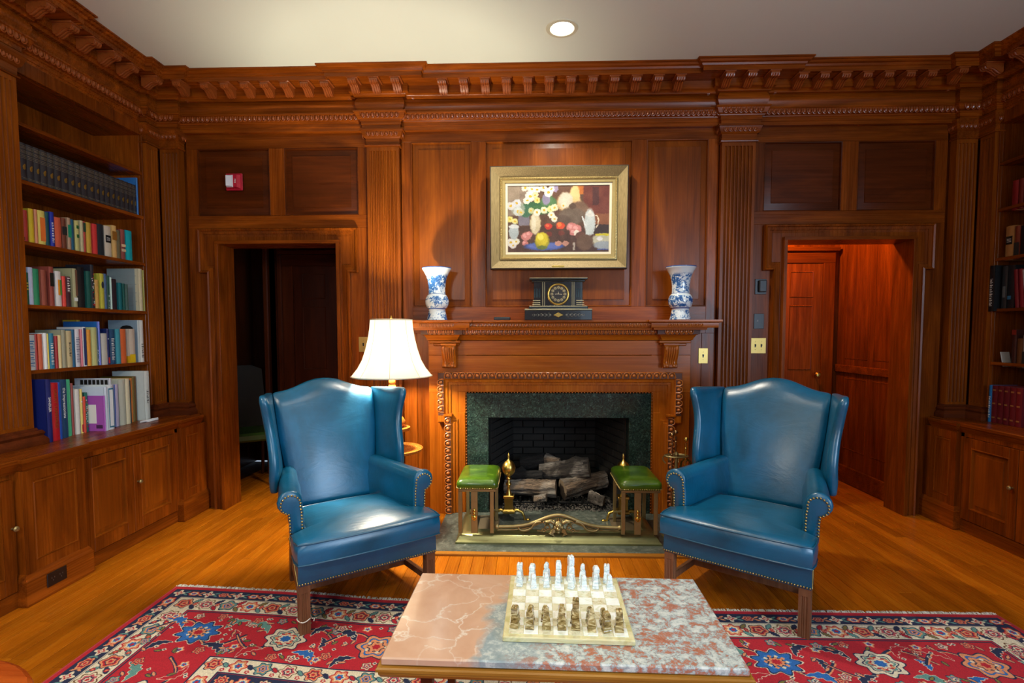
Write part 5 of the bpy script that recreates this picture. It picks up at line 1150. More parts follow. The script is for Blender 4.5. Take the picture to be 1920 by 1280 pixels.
light('floor_lamp_light', 'POINT', (lx+.0, ly-.06, 1.30), 122, (1.0, .88, .68), size=.05)
# ================================================================== WING CHAIRS
def leather(name, a, b, c):
    t = NT(name); v = t.coord((1, 1, 1)); n = t.noise(v, 3.2, 5, .6, .5); g = t.noise(v, 260, 3, .6); w2 = t.coord((3, 11, 5), rot=(.5, .4, .7)); wr_ = t.noise(w2, 1.2, 4, .6, 2)
    t.set(Base_Color=t.ramp(n, [(.2, lin(a)), (.5, lin(b)), (.9, lin(c))]), Roughness=t.math('ADD', t.math('MULTIPLY', n, .10), .26), Coat_Weight=.35, Coat_Roughness=.3)
    h = t.math('ADD', t.math('MULTIPLY', g, .12), t.math('MULTIPLY', wr_, .9)); t.bump(h, .35, .006); return t.m
BLU = leather('blue_leather', '043A4E', '065474', '0A6C9A')
PIPE = plain('blue_piping', '0C4C66', .35, coat=.3)
def interp(tab, z):
    for (z0, a), (z1, b) in zip(tab, tab[1:]):
        if z <= z1: t = max(0, (z-z0)/(z1-z0)); t = t*t*(3-2*t) if False else t; return a+(b-a)*t
    return tab[-1][1]
def wing_chair(label, loc, rz, string=False):
    r = empty('wing_chair', loc, rz, label=label, cat='armchair', group='blue leather wing chairs')
    hwf = lambda y: .347-.085*max(0, min(1, y/.62))
    # rail
    m = MB(); prof = []
    ring = lambda z, d: [(-hwf(0)+d, .0+d, z), (hwf(0)-d, .0+d, z), (hwf(.31)-d, .31, z), (hwf(.62)-d, .62-d, z), (-hwf(.62)+d, .62-d, z), (-hwf(.31)+d, .31, z)]
    m.loft([ring(.238, .012), ring(.240, .004), ring(.246, 0), ring(.34, .002), ring(.348, .012)], True, True); rail = m.build('seat_rail', BLU, r, smooth=40)
    m = MB(); L = []
    for A, B in ((Vector((-hwf(0), 0)), Vector((hwf(0), 0))), (Vector((hwf(0), 0)), Vector((hwf(.62), .62))), (Vector((-hwf(.62), .62)), Vector((-hwf(0), 0)))):
        n = int((B-A).length/.0125); d = (B-A).normalized()
        for k in range(n): p = A.lerp(B, (k+.5)/n); m.ball((p.x+d.y*.001, p.y-d.x*.001, .250), .0052, 6, 4)
    tag(m.build('nail_trim', NAIL, rail, smooth=60), kind='stuff')
    # legs
    for s in (-1, 1):
        m = MB(); h = .024; sec = []
        def sq(h, z, cx, cy, grooves=True):
            pts = []
            for (ax, ay), (bx_, by_) in (((-1, -1), (1, -1)), ((1, -1), (1, 1)), ((1, 1), (-1, 1)), ((-1, 1), (-1, -1))):
                for t in (0, .22, .30, .38, .46, .54, .62, .70, .78):
                    x = ax+(bx_-ax)*t; y = ay+(by_-ay)*t; ind = .12 if grooves and t in (.30, .46, .62) or (grooves and t == .70) else 0
                    nx, ny = -(by_-ay)/2, (bx_-ax)/2; pts.append((cx+h*(x+nx*ind*1.0), cy+h*(y+ny*ind), z))
            return pts
        cx, cy = s*.318, .030
        m.loft([sq(h, .0092, cx, cy), sq(h, .20, cx, cy), sq(h*1.02, .205, cx, cy, False), sq(h*1.02, .242, cx, cy, False)], True, True); m.build('leg', LEG, r, smooth=20)
        m = MB(); q4 = lambda cx, cy, h, z: [(cx-h, cy-h, z), (cx+h, cy-h, z), (cx+h, cy+h, z), (cx-h, cy+h, z)]
        m.loft([q4(s*.246, .635, .017, 0), q4(s*.246, .60, .021, .12), q4(s*.243, .585, .023, .245)], True, True); m.build('leg', LEG, r, smooth=20)
        m = MB(); A, B = (s*.312, .05), (s*.248, .60); m.loft([[(A[0]-.011, A[1], .085), (A[0]+.011, A[1], .085), (A[0]+.011, A[1], .118), (A[0]-.011, A[1], .118)], [(B[0]-.011, B[1], .095), (B[0]+.011, B[1], .095), (B[0]+.011, B[1], .128), (B[0]-.011, B[1], .128)]], True, True); m.build('stretcher', LEG, r, smooth=20)
    m = MB(); m.box(-.285, .285, .27, .292, .088, .122, .002); m.build('stretcher', LEG, r, smooth=20)
    m = MB(); m.box(-.24, .24, .585, .605, .130, .16, .002); m.build('stretcher', LEG, r, smooth=20)
    if string:
        m = MB(); q = [(-.318+.027*math.cos(t*math.pi/8)*1.15, .030+.027*math.sin(t*math.pi/8)*1.15, .075+.004*math.sin(t)) for t in range(16)]; m.tube(q, .0028, 5, closed=True); m.tube([(-.288, .005, .077), (-.280, -.005, .082), (-.284, -.01, .070)], .002, 5); m.build('white_string', plain('string', 'D8D4C8', .8), r, smooth=60)
    # cushion (T shaped)
    def outline(ins, z, sc=1.0):
        P = [(-.352, -.035), (-.30, -.045), (-.15, -.052), (0, -.055), (.15, -.052), (.30, -.045), (.352, -.035), (.358, .02), (.352, .105), (.282, .112), (.266, .30), (.245, .50), (.12, .515), (0, .52), (-.12, .515), (-.245, .50), (-.266, .30), (-.282, .112), (-.352, .105), (-.358, .02)]
        return [((x*(1-ins/.30))*sc, .22+(y-.22)*(1-ins/.27)*sc, z) for x, y in P]
    m = MB(); m.loft([outline(.014, .345), outline(.002, .352), outline(-.002, .40), outline(.002, .447), outline(.012, .456), outline(.05, .463), outline(.12, .470), outline(.22, .474)], True, True); m.build('seat_cushion', BLU, r, smooth=50)
    m = MB(); m.tube(outline(.001, .3525), .0045, 6, closed=True); m.tube(outline(.001, .449), .0045, 6, closed=True); m.build('piping', PIPE, r, smooth=60)
    # back: bulged inside face, camel crest
    hw = lambda z: interp([(.40, .245), (.6, .265), (.8, .290), (1.0, .302), (1.2, .302)], z)
    top = lambda u: 1.060+.070*math.exp(-(abs(u)/.60)**2.6*1.2)-.004*abs(u)
    yb = lambda z: .62+(z-.42)*.26
    NU, NV = 14, 14; fr, bk = [], []
    for j in range(NV+1):
        v = j/NV; a, b = [], []
        for i in range(NU+1):
            u = -1+2*i/NU; z = .40+v*(top(u)-.40); x = u*hw(z); e = (1-abs(u)**3)*(1-max(0, (v-.86)/.14)**2); th = .0
            bul = .035*(1-abs(u)**2.4)*math.sin(math.pi*min(1, .25+v*.85))
            round_ = .045*max(0, (v-.88)/.12)**2
            a.append((x, yb(z)-bul+round_, z)); b.append((x*1.0, yb(z)+.105-round_*.9, z))
        fr.append(a); bk.append(b)
    vs, fs = [], []
    rings = []
    for j in range(NV+1): rings.append(fr[j]+bk[j][::-1])
    m = MB(); m.loft(rings, True, False)
    n = NU+1
    for i in range(NU): m.f.append((NV*2*n+i, NV*2*n+i+1, NV*2*n+2*n-2-i, NV*2*n+2*n-1-i)); m.mi.append(0)
    m.f.append(tuple(range(2*n))[::-1]); m.mi.append(0)
    bo = m.build('backrest', BLU, r, smooth=70, subsurf=1)
    # arms and wings
    for s in (-1, 1):
        m = MB(); st = []
        def sec(y, rad, cz, ins, k=1.0):
            dx = -.095*max(0, (y-.13))/.52; cx = .345+dx; P = [(.282+dx, .34), (.282+dx, .45), (.284+dx, .54), (cx-rad*.98, cz-.02)]
            for a in (180, 155, 130, 105, 80, 55, 30, 5, -20, -45, -65): P.append((cx+rad*math.cos(R_(a)), cz+rad*math.sin(R_(a))))
            P += [(cx+.010, cz-rad*1.0), (cx+.006, .50), (cx+.004, .42), (hwf(y)-.001, .34)]
            mx_, mz = sum(p[0] for p in P)/len(P), sum(p[1] for p in P)/len(P)
            return [(s*(mx_+(x-mx_)*ins), y+.025, mz+(z-mz)*ins) for x, z in P]
        st = [sec(.118, .056, .595, .80), sec(.120, .056, .595, .93), sec(.126, .056, .595, 1.0), sec(.135, .057, .595, 1.015), sec(.15, .054, .595, 1.0), sec(.25, .052, .595, 1), sec(.39, .050, .597, 1), sec(.53, .048, .600, 1), sec(.64, .046, .604, 1)]
        m.loft(st, True, True); am = m.build('arm', BLU, r, smooth=60)
        # front facing with inverted U of nails
        base = sec(.114, .056, .595, .80); path_ = [p for p in base]
        m = MB(); P = [Vector((p[0], .141, p[2])) for p in base]; P = [P[0]]+P[1:]
        # resample around from inner bottom over the scroll to outer bottom
        acc = [0]
        for a, b in zip(P, P[1:]): acc.append(acc[-1]+(b-a).length)
        d = .004
        while d < acc[-1]:
            for i in range(len(P)-1):
                if acc[i] <= d <= acc[i+1]: p = P[i].lerp(P[i+1], (d-acc[i])/(acc[i+1]-acc[i])); break
            if p.z > .36: m.ball((p.x, p.y, p.z), (.0058, .0045, .0058), 6, 4)
            d += .0155
        tag(m.build('nail_trim', NAIL, am, smooth=60), kind='stuff')
        # wing
        yf = [(.58, .49), (.64, .475), (.70, .465), (.78, .49), (.86, .52), (.93, .53), (.98, .52), (1.02, .505), (1.05, .515), (1.07, .54)]
        xo = [(.60, .355), (.70, .350), (.85, .355), (.98, .375), (1.06, .395)]
        zs = [.54, .58, .62, .66, .72, .78, .84, .90, .96, 1.005, 1.032, 1.048, 1.058]
        rings = []
        for i, z in enumerate(zs):
            f_ = interp(yf, z); xf = interp(xo, z); xb = hw(z)-.012; yb_ = yb(z)+.085; k = 1.0
            top_ = max(0, (z-1.03)/.028)
            rr = .027*(1-.55*top_)*(.75 if z < .6 else 1); A = Vector((xf, f_+rr+.02*top_)); B = Vector((xb+.012, yb_))
            d = (B-A).normalized(); nrm = Vector((-d.y, d.x)); ring = []
            nin = Vector((-abs(d.y), d.x*(1 if d.y > 0 else -1))).normalized()
            nin = Vector((-d.y, d.x)) if -d.y < 0 else Vector((d.y, -d.x))   # towards the seat
            th1, th2 = .022, .017
            for a in (90, 60, 30, 0, -30, -60, -90): ring.append(A+nin*rr*math.sin(R_(a))-d*rr*math.cos(R_(a)))
            M1, M2 = A.lerp(B, .3), A.lerp(B, .65)
            ring += [M1-nin*th1*(1-.5*top_), M2-nin*th2, B-nin*th2, B+nin*th2, M2+nin*th1*(1-.3*top_), M1+nin*th1*(1-.3*top_)]
            zt = lambda q: z+(.012*top_)*0
            rings.append([(s*q.x, q.y, z+(.018*max(0, 1-(q-A).length/.1))*max(0, (z-.95)/.1)) for q in ring])
        m = MB(); m.loft(rings, True, True); wo = m.build('wing', BLU, r, smooth=60, subsurf=1)
        m = MB()
        for k in range(40):
            z = .66+k*.0093; f_ = interp(yf, z); xf = interp(xo, z); m.ball((s*(xf+.019), f_+.034, z), (.004, .005, .005), 5, 3)
        tag(m.build('nail_trim', NAIL, wo, smooth=60), kind='stuff')
    return r
wing_chair('blue leather wing chair left of the fireplace, white string round its front leg', (-.768, 2.487, .0), R_(36), True)
wing_chair('blue leather wing chair right of the fireplace, before the red lit doorway', (.998, 2.528, .0), R_(-37))
# ================================================================== COFFEE TABLE
MARB = NT('pink_marble'); v = MARB.coord((1, 1, 1)); g = MARB.new('ShaderNodeTexCoord'); sx = MARB.new('ShaderNodeSeparateXYZ'); MARB.link(g.outputs['Object'], sx.inputs[0])
big = MARB.noise(v, 4, 4, .6, .6); mott = MARB.noise(v, 24, 7, .74, .35); fine = MARB.noise(v, 70, 4, .7, .3)
salm = MARB.ramp(big, [(.3, lin('B48C70')), (.6, lin('C4A288')), (.8, lin('B89478'))])
vn = MARB.new('ShaderNodeTexVoronoi', feature='DISTANCE_TO_EDGE'); vn.inputs['Scale'].default_value = 5.5
wv = MARB.new('ShaderNodeVectorMath', operation='ADD'); nz = MARB.new('ShaderNodeTexNoise'); nz.inputs['Scale'].default_value = 7; nz.inputs['Detail'].default_value = 5; MARB.link(v, nz.inputs[0]); sc2 = MARB.new('ShaderNodeVectorMath', operation='SCALE'); sc2.inputs['Scale'].default_value = .28; MARB.link(nz.outputs['Color'], sc2.inputs[0]); MARB.link(v, wv.inputs[0]); MARB.link(sc2.outputs[0], wv.inputs[1]); MARB.link(wv.outputs[0], vn.inputs['Vector'])
vein = MARB.ramp(vn.outputs['Distance'], [(.0, (.9, .9, .9)), (.010, (.45, .45, .45)), (.035, (0, 0, 0))])
vmask = MARB.math('MULTIPLY', vein, MARB.ramp(MARB.noise(v, 3, 3), [(.35, (.25, .25, .25)), (.6, (1, 1, 1))]))
left = MARB.mix(vmask, salm, lin('D4CCBE'))
f2 = MARB.math('ADD', MARB.math('MULTIPLY', mott, .75), MARB.math('MULTIPLY', fine, .25))
right = MARB.ramp(f2, [(.38, lin('9A6048')), (.46, lin('A87460')), (.49, lin('8C9A9C')), (.54, lin('B4BCB8')), (.64, lin('D0D2CC')), (.75, lin('8C989A'))])
grey = MARB.ramp(f2, [(.3, lin('74868A')), (.5, lin('8C9A9C')), (.6, lin('B4BCB8')), (.72, lin('A47C68'))])
xw = MARB.math('ADD', sx.outputs[0], MARB.math('MULTIPLY', MARB.math('SUBTRACT', big, .5), .45))
yw = MARB.math('ADD', xw, MARB.math('MULTIPLY', sx.outputs[1], -.25))
m1 = MARB.ramp(yw, [(.0, (0, 0, 0)), (.001, (0, 0, 0))]) ; mp = MARB.new('ShaderNodeMapRange'); mp.inputs[1].default_value = -.22; mp.inputs[2].default_value = -.17; MARB.link(yw, mp.inputs[0])
mp2 = MARB.new('ShaderNodeMapRange'); mp2.inputs[1].default_value = -.06; mp2.inputs[2].default_value = .06; MARB.link(yw, mp2.inputs[0])
MARB.set(Base_Color=MARB.mix(mp.outputs[0], left, MARB.mix(mp2.outputs[0], grey, right)), Roughness=.16, Coat_Weight=.2); MARB = MARB.m
tb = empty('coffee_table', (.104, 1.727, 0), R_(-1.2), label='low coffee table with pink and grey marble top', cat='coffee table')
m = MB(); m.box(-.532, .532, -.272, .272, .425, .449, .004); m.build('marble_top', MARB, tb, smooth=30)
TW = wood('table_wood', 'x', '5C3A0C', '8A5C1C', 'AC7C30', .3, 1, .05, .4)
m = MB(); m.sweep([(-.06, .424), (.008, .424), (.012, .42), (.012, .412), (.006, .408), (.006, .402), (.0, .391), (-.06, .391)], srect(-.532, .532, -.272, .272), -1, closed=True); m.build('table_frame', TW, tb, smooth=25)
for a in (-.405, .405):
    for b in (-.215, .215): m = MB(); m.loft([[(a+i*w_, b+j*w_, z) for i, j in ((-1, -1), (1, -1), (1, 1), (-1, 1))] for z, w_ in ((.0092, .014), (.391, .018))], True, True); m.build('leg', DK, tb, smooth=20)
m = MB(); m.box(-.50, .50, -.24, .24, .393, .424); m.build('under_board', DKX, tb, smooth=0)
# chess board and men
def onyx(name, a, b, c, sc=18):
    t = NT(name); v = t.coord((1, 1, 2.5)); oi = t.new('ShaderNodeObjectInfo'); ad = t.new('ShaderNodeVectorMath', operation='ADD'); t.link(v, ad.inputs[0]); t.link(oi.outputs['Location'], ad.inputs[1])
    n = t.noise(ad.outputs[0], sc, 4, .6, 1.5); t.set(Base_Color=t.ramp(n, [(.35, lin(a)), (.5, lin(b)), (.66, lin(c))]), Roughness=.14, Coat_Weight=.3); t.b.inputs['Subsurface Weight'].default_value = .15; t.b.inputs['Subsurface Scale'].default_value = .01; return t.m
OB = onyx('onyx_border', 'C8C090', 'D4CEA4', 'BCB47C', 8); OWt = onyx('white_onyx', 'E4E8E0', 'F0F0EA', 'D8DCC8'); OGr = onyx('tan_onyx', 'C8C29C', 'DAD6BC', 'B8AE84', 30)
WP_ = onyx('white_piece_onyx', 'B8C8CC', 'DCE6E6', 'EEF2F0', 40); BP_ = onyx('brown_piece_onyx', '5A4824', '94804E', 'D8CC9C', 26)
BX, BY, BR = .130, 1.750, R_(-1.6)
cb = empty('chess_board', (BX, BY, .4495), BR, label='square pale onyx chess board on the marble table', cat='chess board')
m = MB(); m.box(-.203, .203, -.203, .203, 0, .018, .003); m.build('board_slab', OB, cb, smooth=30)
SQ = .0465; wsq = MB().box(-SQ/2+.0005, SQ/2-.0005, -SQ/2+.0005, SQ/2-.0005, 0, .0025, .0006).build('light_square', OWt, cb, smooth=0); gsq = MB().box(-SQ/2+.0005, SQ/2-.0005, -SQ/2+.0005, SQ/2-.0005, 0, .0022, .0006).build('tan_square', OGr, cb, smooth=0)
fw_, fg_ = [True], [True]
for i in range(8):
    for j in range(8):
        p = ((i-3.5)*SQ, (j-3.5)*SQ, .0175); white = (i+j) % 2 == 1
        src, fl_ = (wsq, fw_) if white else (gsq, fg_)
        if fl_[0]: src.location = p; fl_[0] = False
        else: inst(src, 'light_square' if white else 'tan_square', cb, p)
def piece(kind, wht):
    """carved totem like blocks: tapering rectangular body with steps, face cuts and a head for each rank"""
    m = MB(); W, D = (.0125, .011) if kind != 'pawn' else (.0105, .0095)
    H = {'pawn': .050, 'rook': .068, 'knight': .062, 'bishop': .070, 'queen': .076, 'king': .098}[kind]
    r4 = lambda w, d, z, dy=0: [(-w, -d+dy, z), (-w*.5, -d*1.12+dy, z), (w*.5, -d*1.12+dy, z), (w, -d+dy, z), (w, d+dy, z), (-w, d+dy, z)]
    R = [r4(W*1.1, D*1.1, 0), r4(W*1.1, D*1.1, H*.10), r4(W*.98, D, H*.13), r4(W*.98, D, H*.22), r4(W*1.02, D*1.05, H*.24), r4(W*.92, D*.95, H*.28), r4(W*.84, D*.9, H*.55), r4(W*.70, D*.75, H*.60)]
    if kind == 'pawn': R += [r4(W*.78, D*.9, H*.66), r4(W*.74, D*.85, H*.88), r4(W*.5, D*.6, H)]
    if kind in ('queen', 'knight'): R += [r4(W*.82, D*1.0, H*.66), r4(W*.85, D*1.0, H*.86, -.001), r4(W*.55, D*.7, H*1.0)]
    if kind == 'bishop': R += [r4(W*.55, D*.7, H*.64), r4(W*.66, D*.8, H*.75), r4(W*.60, D*.75, H*.9), r4(W*.22, D*.3, H)]
    if kind in ('rook', 'king'): R += [r4(W*.80, D*.9, H*.66), r4(W*.82, D*.95, H*.92)]
    m.loft(R, True, True)
    if kind in ('rook', 'king'):
        for s in (-1, 1): m.box(s*W*.42-W*.36, s*W*.42+W*.36, -D*.9, D*.9, H*.90, H*1.0, .002)
    for k, zz in enumerate((.36, .46)): m.box(-W*.6, W*.6, -D*1.12, -D*.7, H*zz, H*(zz+.04), .001)
    m.ball((-W*.32, -D*.98, H*.76), (.0028, .002, .0028), 6, 4); m.ball((W*.32, -D*.98, H*.76), (.0028, .002, .0028), 6, 4); m.ball((0, -D*1.05, H*.70), (.0025, .003, .004), 6, 4)
    o = m.build(kind if False else 'chess_'+kind, WP_ if wht else BP_, smooth=30); return o
order = ['rook', 'knight', 'bishop', 'queen', 'king', 'bishop', 'knight', 'rook']; ordn = ['first', 'second', 'third', 'fourth', 'fifth', 'sixth', 'seventh', 'eighth']
proto = {}
cB, sB = math.cos(BR), math.sin(BR)
def put(kind, wht, i, j, label):
    k = (kind, wht)
    if k not in proto: o = piece(kind, wht); proto[k] = o
    else: o = proto[k].copy(); COL.objects.link(o)
    jx, jy = random.uniform(-.005, .005), random.uniform(-.005, .005); x, y = (i-3.5)*SQ+jx, (j-3.5)*SQ+jy
    o.location = (BX+x*cB-y*sB, BY+x*sB+y*cB, .4700); o.rotation_euler = (0, 0, BR+random.uniform(-.35, .35)+(0 if wht else math.pi))
    tag(o, label, 'chess piece', ('white' if wht else 'brown')+' onyx chess men')
for i in range(8):
    side_ = 'from the left'
    put(order[i], True, i, 7, 'tall white onyx %s in the back row, %s from the left' % (order[i], ordn[i])); put('pawn', True, i, 6, 'short white onyx pawn, %s from the left' % ordn[i])
    put(order[i], False, i, 0.15, 'brown onyx %s in the row nearest the viewer, %s from the left' % (order[i], ordn[i])); put('pawn', False, i, 1.05, 'short brown onyx pawn behind the front row, %s from the left' % ordn[i])
# ================================================================== VESTIBULE CHAIR, NEAR TABLE
vc = empty('side_chair', (-2.53, 4.55, 0), R_(35), label='dark side chair with green seat inside the left doorway', cat='chair')
DG = plain('dim_green_leather', '2C4A14', .35, var=.2, bscale=12); DB = plain('olive_upholstery', '20180A', .8, var=.2)
m = MB(); m.box(-.24, .24, 0, .44, .42, .50, .02); m.build('seat', DG, vc, smooth=30)
m = MB(); m.loft([[(-.20, .42, .50), (.20, .42, .50), (.20, .46, .50), (-.20, .46, .50)], [(-.22, .47, .8), (.22, .47, .8), (.22, .51, .8), (-.22, .51, .8)], [(-.21, .52, 1.05), (.21, .52, 1.05), (.21, .56, 1.05), (-.21, .56, 1.05)], [(-.12, .53, 1.09), (.12, .53, 1.09), (.12, .56, 1.09), (-.12, .56, 1.09)]], True, True); m.build('backrest', DB, vc, smooth=30)
for s in (-1, 1):
    m = MB(); m.tube([(s*.20, .03, .42), (s*.215, .02, .34), (s*.20, .025, .2), (s*.195, .03, .07), (s*.20, .015, .015), (s*.20, .0, .012)], [.026, .030, .018, .012, .02, .014], 8); m.build('leg', DK, vc, smooth=50)
    m = MB(); m.tube([(s*.19, .42, .45), (s*.19, .44, .2), (s*.19, .48, .012)], [.02, .017, .014], 8); m.build('leg', DK, vc, smooth=50)
nt = empty('round_table', (-1.185, .77, .0092), label='rounded red brown table edge at the bottom left corner', cat='table')
m = MB(); m.lathe([(.02, .665), (.25, .665), (.275, .672), (.285, .682), (.283, .69), (.275, .695), (.02, .695)], (0, 0, 0), 48); m.build('tabletop', wood('near_table_wood', 'x', '5A2008', '84360E', 'A04C18', .3, 1, .02), nt, smooth=30)
m = MB(); m.lathe([(.16, 0), (.17, .02), (.05, .05), (.03, .1), (.045, .3), (.03, .5), (.05, .672)], (0, 0, 0), 20); m.build('pedestal', DK, nt, smooth=50)
# ================================================================== RUG
def rug_img():
    W_, H_ = 1900, 1180; LX, LY = 4.25, 2.64; s = W_/LX; im = np.zeros((H_, W_, 3), dtype=np.float32)
    hx_ = lambda h: np.array([int(h[i:i+2], 16)/255 for i in (0, 2, 4)], dtype=np.float32)
    NV, IV, RD, OR, BL, TL, PK, BR_ = map(hx_, ('1A2444', 'D8CCB0', 'B01828', 'D88C60', '2060A8', '5C8C84', 'B85058', '5C3A20'))
    q = random.Random(11); xx, yy = np.meshgrid(np.arange(W_)/s, np.arange(H_)/s); D = np.minimum(np.minimum(xx, LX-xx), yy)
    D = np.minimum(D, LY+.3-yy)
    bands = [(0, RD), (.022, NV), (.100, IV), (.103, NV), (.107, IV), (.215, NV), (.220, RD), (.228, NV), (.233, RD), (.560, NV), (.566, IV), (.655, NV), (.660, RD), (.664, NV), (.745, IV), (.75, NV), (.755, RD)]
    for d, c in bands: im[D >= d] = c
    def win(cx, cy, r):
        x0, x1, y0, y1 = int((cx-r)*s), int((cx+r)*s)+1, int((cy-r)*s), int((cy+r)*s)+1; x0, y0 = max(0, x0), max(0, y0); x1, y1 = min(W_, x1), min(H_, y1)
        return (None if x1 <= x0 or y1 <= y0 else (slice(y0, y1), slice(x0, x1)))
    def flower(cx, cy, r, cols, n=8, ph=0., amp=.18, sq=1.0, rot=0.):
        w_ = win(cx, cy, r*1.35)
        if w_ is None: return
        X = xx[w_]-cx; Y = yy[w_]-cy; c, s_ = math.cos(rot), math.sin(rot); X, Y = X*c+Y*s_, (-X*s_+Y*c)/sq; rr = np.hypot(X, Y); th = np.arctan2(Y, X); edge = r*(1+amp*np.cos(n*th+ph)); sub = im[w_]
        for k, (f, col) in enumerate(cols): sub[rr < edge*f] = col
    def leaf(cx, cy, L, w0, a, col, edge=None, curve=0):
        w_ = win(cx, cy, L*1.2)
        if w_ is None: return
        X = xx[w_]-cx; Y = yy[w_]-cy; c, s_ = math.cos(a), math.sin(a); U = X*c+Y*s_; V = -X*s_+Y*c-curve*(U*U)/L; sub = im[w_]; t = np.clip(1-(U/L)**2, 0, 1); wv_ = w0*t*(1+.25*np.sin(U/L*14))
        if edge is not None: sub[(np.abs(V) < wv_+.0035) & (np.abs(U) < L)] = edge
        sub[(np.abs(V) < wv_) & (np.abs(U) < L*.96)] = col
    def vine(pts, col, wd=.004):
        for (x0, y0), (x1, y1) in zip(pts, pts[1:]):
            n = max(2, int(math.hypot(x1-x0, y1-y0)/.0035))
            for k in range(n):
                x, y = x0+(x1-x0)*k/n, y0+(y1-y0)*k/n; w_ = win(x, y, wd)
                if w_: im[w_] = col
    F1 = [(1, NV), (.9, OR), (.68, RD), (.5, NV), (.42, OR), (.2, RD)]; F2 = [(1, BR_), (.88, IV), (.68, PK), (.45, NV), (.35, IV), (.18, RD)]; F3 = [(1, NV), (.88, TL), (.65, OR), (.45, BL), (.3, OR), (.15, NV)]; F4 = [(1, RD), (.85, OR), (.6, IV), (.4, BL), (.2, RD)]
    FS = [F1, F2, F3, F4]
    # border runs: (offset distance, pitch, radius)
    def run(dist, fn, pitch):
        for side in ('top', 'left', 'right', 'bottom'):
            if side in ('top', 'bottom'):
                n = int((LX-2*dist)/pitch)
                if side == 'bottom' and dist < .3: continue
                for k in range(n+1): x = dist+(LX-2*dist)*k/n; fn(x, dist if side == 'top' else LY+.3-dist, k, 0)
            else:
                n = int((LY+.3-2*dist)/pitch)
                for k in range(1, n): y = dist+(LY+.3-2*dist)*k/n; fn(dist if side == 'left' else LX-dist, y, k, 1)
    def small(x, y, k, o):
        if k % 2: flower(x, y, .030, [F1, F4][k % 4 == 1], 6, amp=.12, sq=.72 if not o else 1.35)
        else: flower(x, y, .024, [(1, IV), (.55, RD), (.3, IV)], 4, amp=.35)
        for sg in (-1, 1):
            dx, dy = (.042, .012*sg) if not o else (.012*sg, .042); leaf(x+dx, y+dy, .016, .006, .5*sg, [TL, OR][k % 2])
    run(.062, small, .083)
    def main(x, y, k, o):
        f_ = FS[k % 4]; flower(x, y, .044, f_, 7 if k % 2 else 5, amp=.14, ph=k)
        for sg in (-1, 1):
            dx, dy = (.058, .030*sg) if not o else (.030*sg, .058)
            leaf(x+dx, y+dy, .026, .009, .9*sg, [TL, NV, RD, hx_('7A6A38')][(k+(sg > 0)) % 4], NV); flower(x+dx*1.05, y-dy*.2 if not o else y+dy*1.0, .010, [(1, RD), (.5, OR)], 5)
    run(.160, main, .118)
    run(.610, lambda x, y, k, o: (flower(x, y, .038, FS[(k*3) % 4], 6, amp=.16), leaf(x+(.055 if not o else 0), y+(.055 if o else 0), .02, .008, .8, [TL, NV, RD][k % 3], NV), flower(x+(.055 if not o else .03), y+(.055 if o else .03), .010, [(1, RD), (.5, IV)], 5)), .11)
    run(.704, lambda x, y, k, o: (flower(x, y, .030, [F1, F4, F2][k % 3], 8, amp=.15), leaf(x+(.045 if not o else 0), y+(.045 if o else 0), .014, .009, 1.2, [OR, hx_('8A7430')][k % 2])), .09)
    # main red border: arabesques and palmettes
    def big(x, y, k, o):
        ua = (lambda a, b: (x+a, y+b)) if not o else (lambda a, b: (x+b, y+a))
        sg = 1 if k % 2 else -1
        pts = [ua(-.24+.48*t/30, sg*.095*math.sin(t/30*math.pi*2)) for t in range(31)]; vine(pts, NV, .005); vine([(a+.004, b+.006) for a, b in pts], OR, .0018)
        cx_, cy_ = ua(0, 0); typ = k % 3
        if typ == 0: cols = [(1.0, IV), (.94, NV), (.86, BL), (.55, hx_('3878C0')), (.42, NV), (.34, OR), (.2, RD)]; flower(cx_, cy_, .098, cols, 9, amp=.16, sq=.85)
        elif typ == 1: cols = [(1, NV), (.94, IV), (.72, NV), (.66, IV), (.6, TL), (.5, RD), (.38, IV), (.25, BL)]; flower(cx_, cy_, .094, cols, 8, amp=.12, sq=.9)
        else: cols = [(1, NV), (.92, OR), (.72, BL), (.62, OR), (.45, NV), (.38, OR), (.2, RD)]; flower(cx_, cy_, .085, cols, 6, amp=.15)
        for a in range(10): t = a*.628; ex, ey = cx_+.045*math.cos(t), cy_+.04*math.sin(t); flower(ex, ey, .008, [(1, OR if a % 2 else IV)], 4)
        for j, (a, b, L, w0, an) in enumerate(((.15, .09, .07, .020, .5), (-.15, -.09, .07, .020, .5), (.13, -.10, .06, .016, -.7), (-.13, .10, .06, .016, -.7), (.19, .0, .04, .014, 1.4))):
            px, py = ua(a, b); leaf(px, py, L, w0, an if not o else 1.57-an, [NV, BL, TL, NV, RD][(j+k) % 5], IV, .5)
        for a, b, c in ((.09, .13, 0), (-.08, -.13, 1), (.20, .12, 2), (-.20, -.12, 3), (.21, -.09, 1), (-.20, .09, 2), (.0, .135, 3), (.04, -.138, 0)):
            px, py = ua(a, b); flower(px, py, .024, FS[(c+k) % 4], 5, amp=.2)
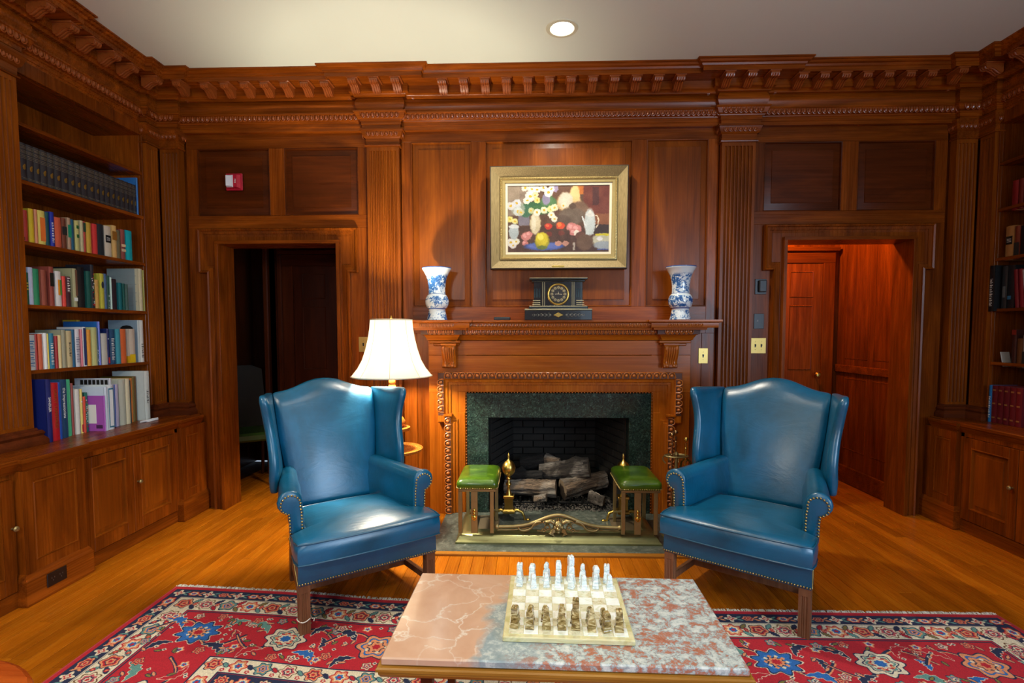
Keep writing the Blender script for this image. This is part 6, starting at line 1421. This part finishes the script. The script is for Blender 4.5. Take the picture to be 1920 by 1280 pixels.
        for j in range(44):
            a, b = q.uniform(-.20, .20), q.uniform(-.15, .15)
            if abs(a) < .11 and abs(b) < .1: continue
            px, py = ua(a, b); (leaf(px, py, .018, .006, q.uniform(0, 3), [IV, OR, TL, hx_('7A7030')][j % 4], NV) if j % 2 else flower(px, py, .009, [(1, IV), (.5, NV)], 4))
    run(.397, big, .385)
    # inner field
    for gx in range(7):
        for gy in range(6):
            x, y = 1.0+gx*.38, .95+gy*.36+(gx % 2)*.18; big(x, y, gx+gy*2, gx % 2)
    d2 = D
    nz_ = np.random.default_rng(5).random((H_, W_, 1)).astype(np.float32); im = np.clip(im*(.86+.24*nz_), 0, 1)
    return im[::-1]
LXr, LYr = 4.25, 2.64
m = MB(); NXr, NYr = 60, 30
for i in range(NXr):
    for j in range(NYr): pass
EY = [(-.01, 0), (.10, -.005), (.67, -.045), (1.15, -.11), (1.8, -.145), (2.85, -.172), (4.3, -.170)]
bend = lambda x: interp(EY, x)
XS = [LXr*i/60 for i in range(61)]
m.loft([[(x, bend(x)-LYr, .001), (x, bend(x)-LYr, .008), (x, bend(x)-LYr+.003, .009), (x, bend(x)-.003, .009), (x, bend(x), .008), (x, bend(x), .001)] for x in XS], True, True)
RUGM = img_mat('persian_rug_wool', rug_img(), .95, .5, 500)
rg = m.build('persian_rug', RUGM, smooth=0, loc=(-1.937, 2.735, .0), uv=lambda c: (c.x/LXr, 1+(c.y-bend(c.x))/LYr))
tag(rg, 'large red, navy and ivory Persian rug under the coffee table', 'rug')
m = MB(); m.tube([(x, bend(x)+.001, .007) for x in XS], .004, 6); m.tube([(-.001, 0, .007), (-.001, -LYr, .007)], .0045, 6); m.tube([(LXr+.001, bend(LXr), .007), (LXr+.001, bend(LXr)-LYr, .007)], .0045, 6); m.build('selvedge', plain('rug_red_edge', 'A03038', .9), rg, smooth=50)
m = MB(); q = random.Random(4); x = 0
while x < LXr:
    L = q.uniform(.020, .040); dx = q.uniform(-.012, .012); n = 2
    for k in range(n): b_ = bend(x); m.tube([(x+k*.002, b_, .007), (x+dx*.5, b_+L*.5, .010+q.random()*.004), (x+dx+q.uniform(-.004, .004), b_+L, .002)], [.0019, .0017, .0010], 3)
    x += .0048
tag(m.build('fringe', plain('rug_fringe', 'D8D8CC', .9), rg, smooth=0), kind='stuff')
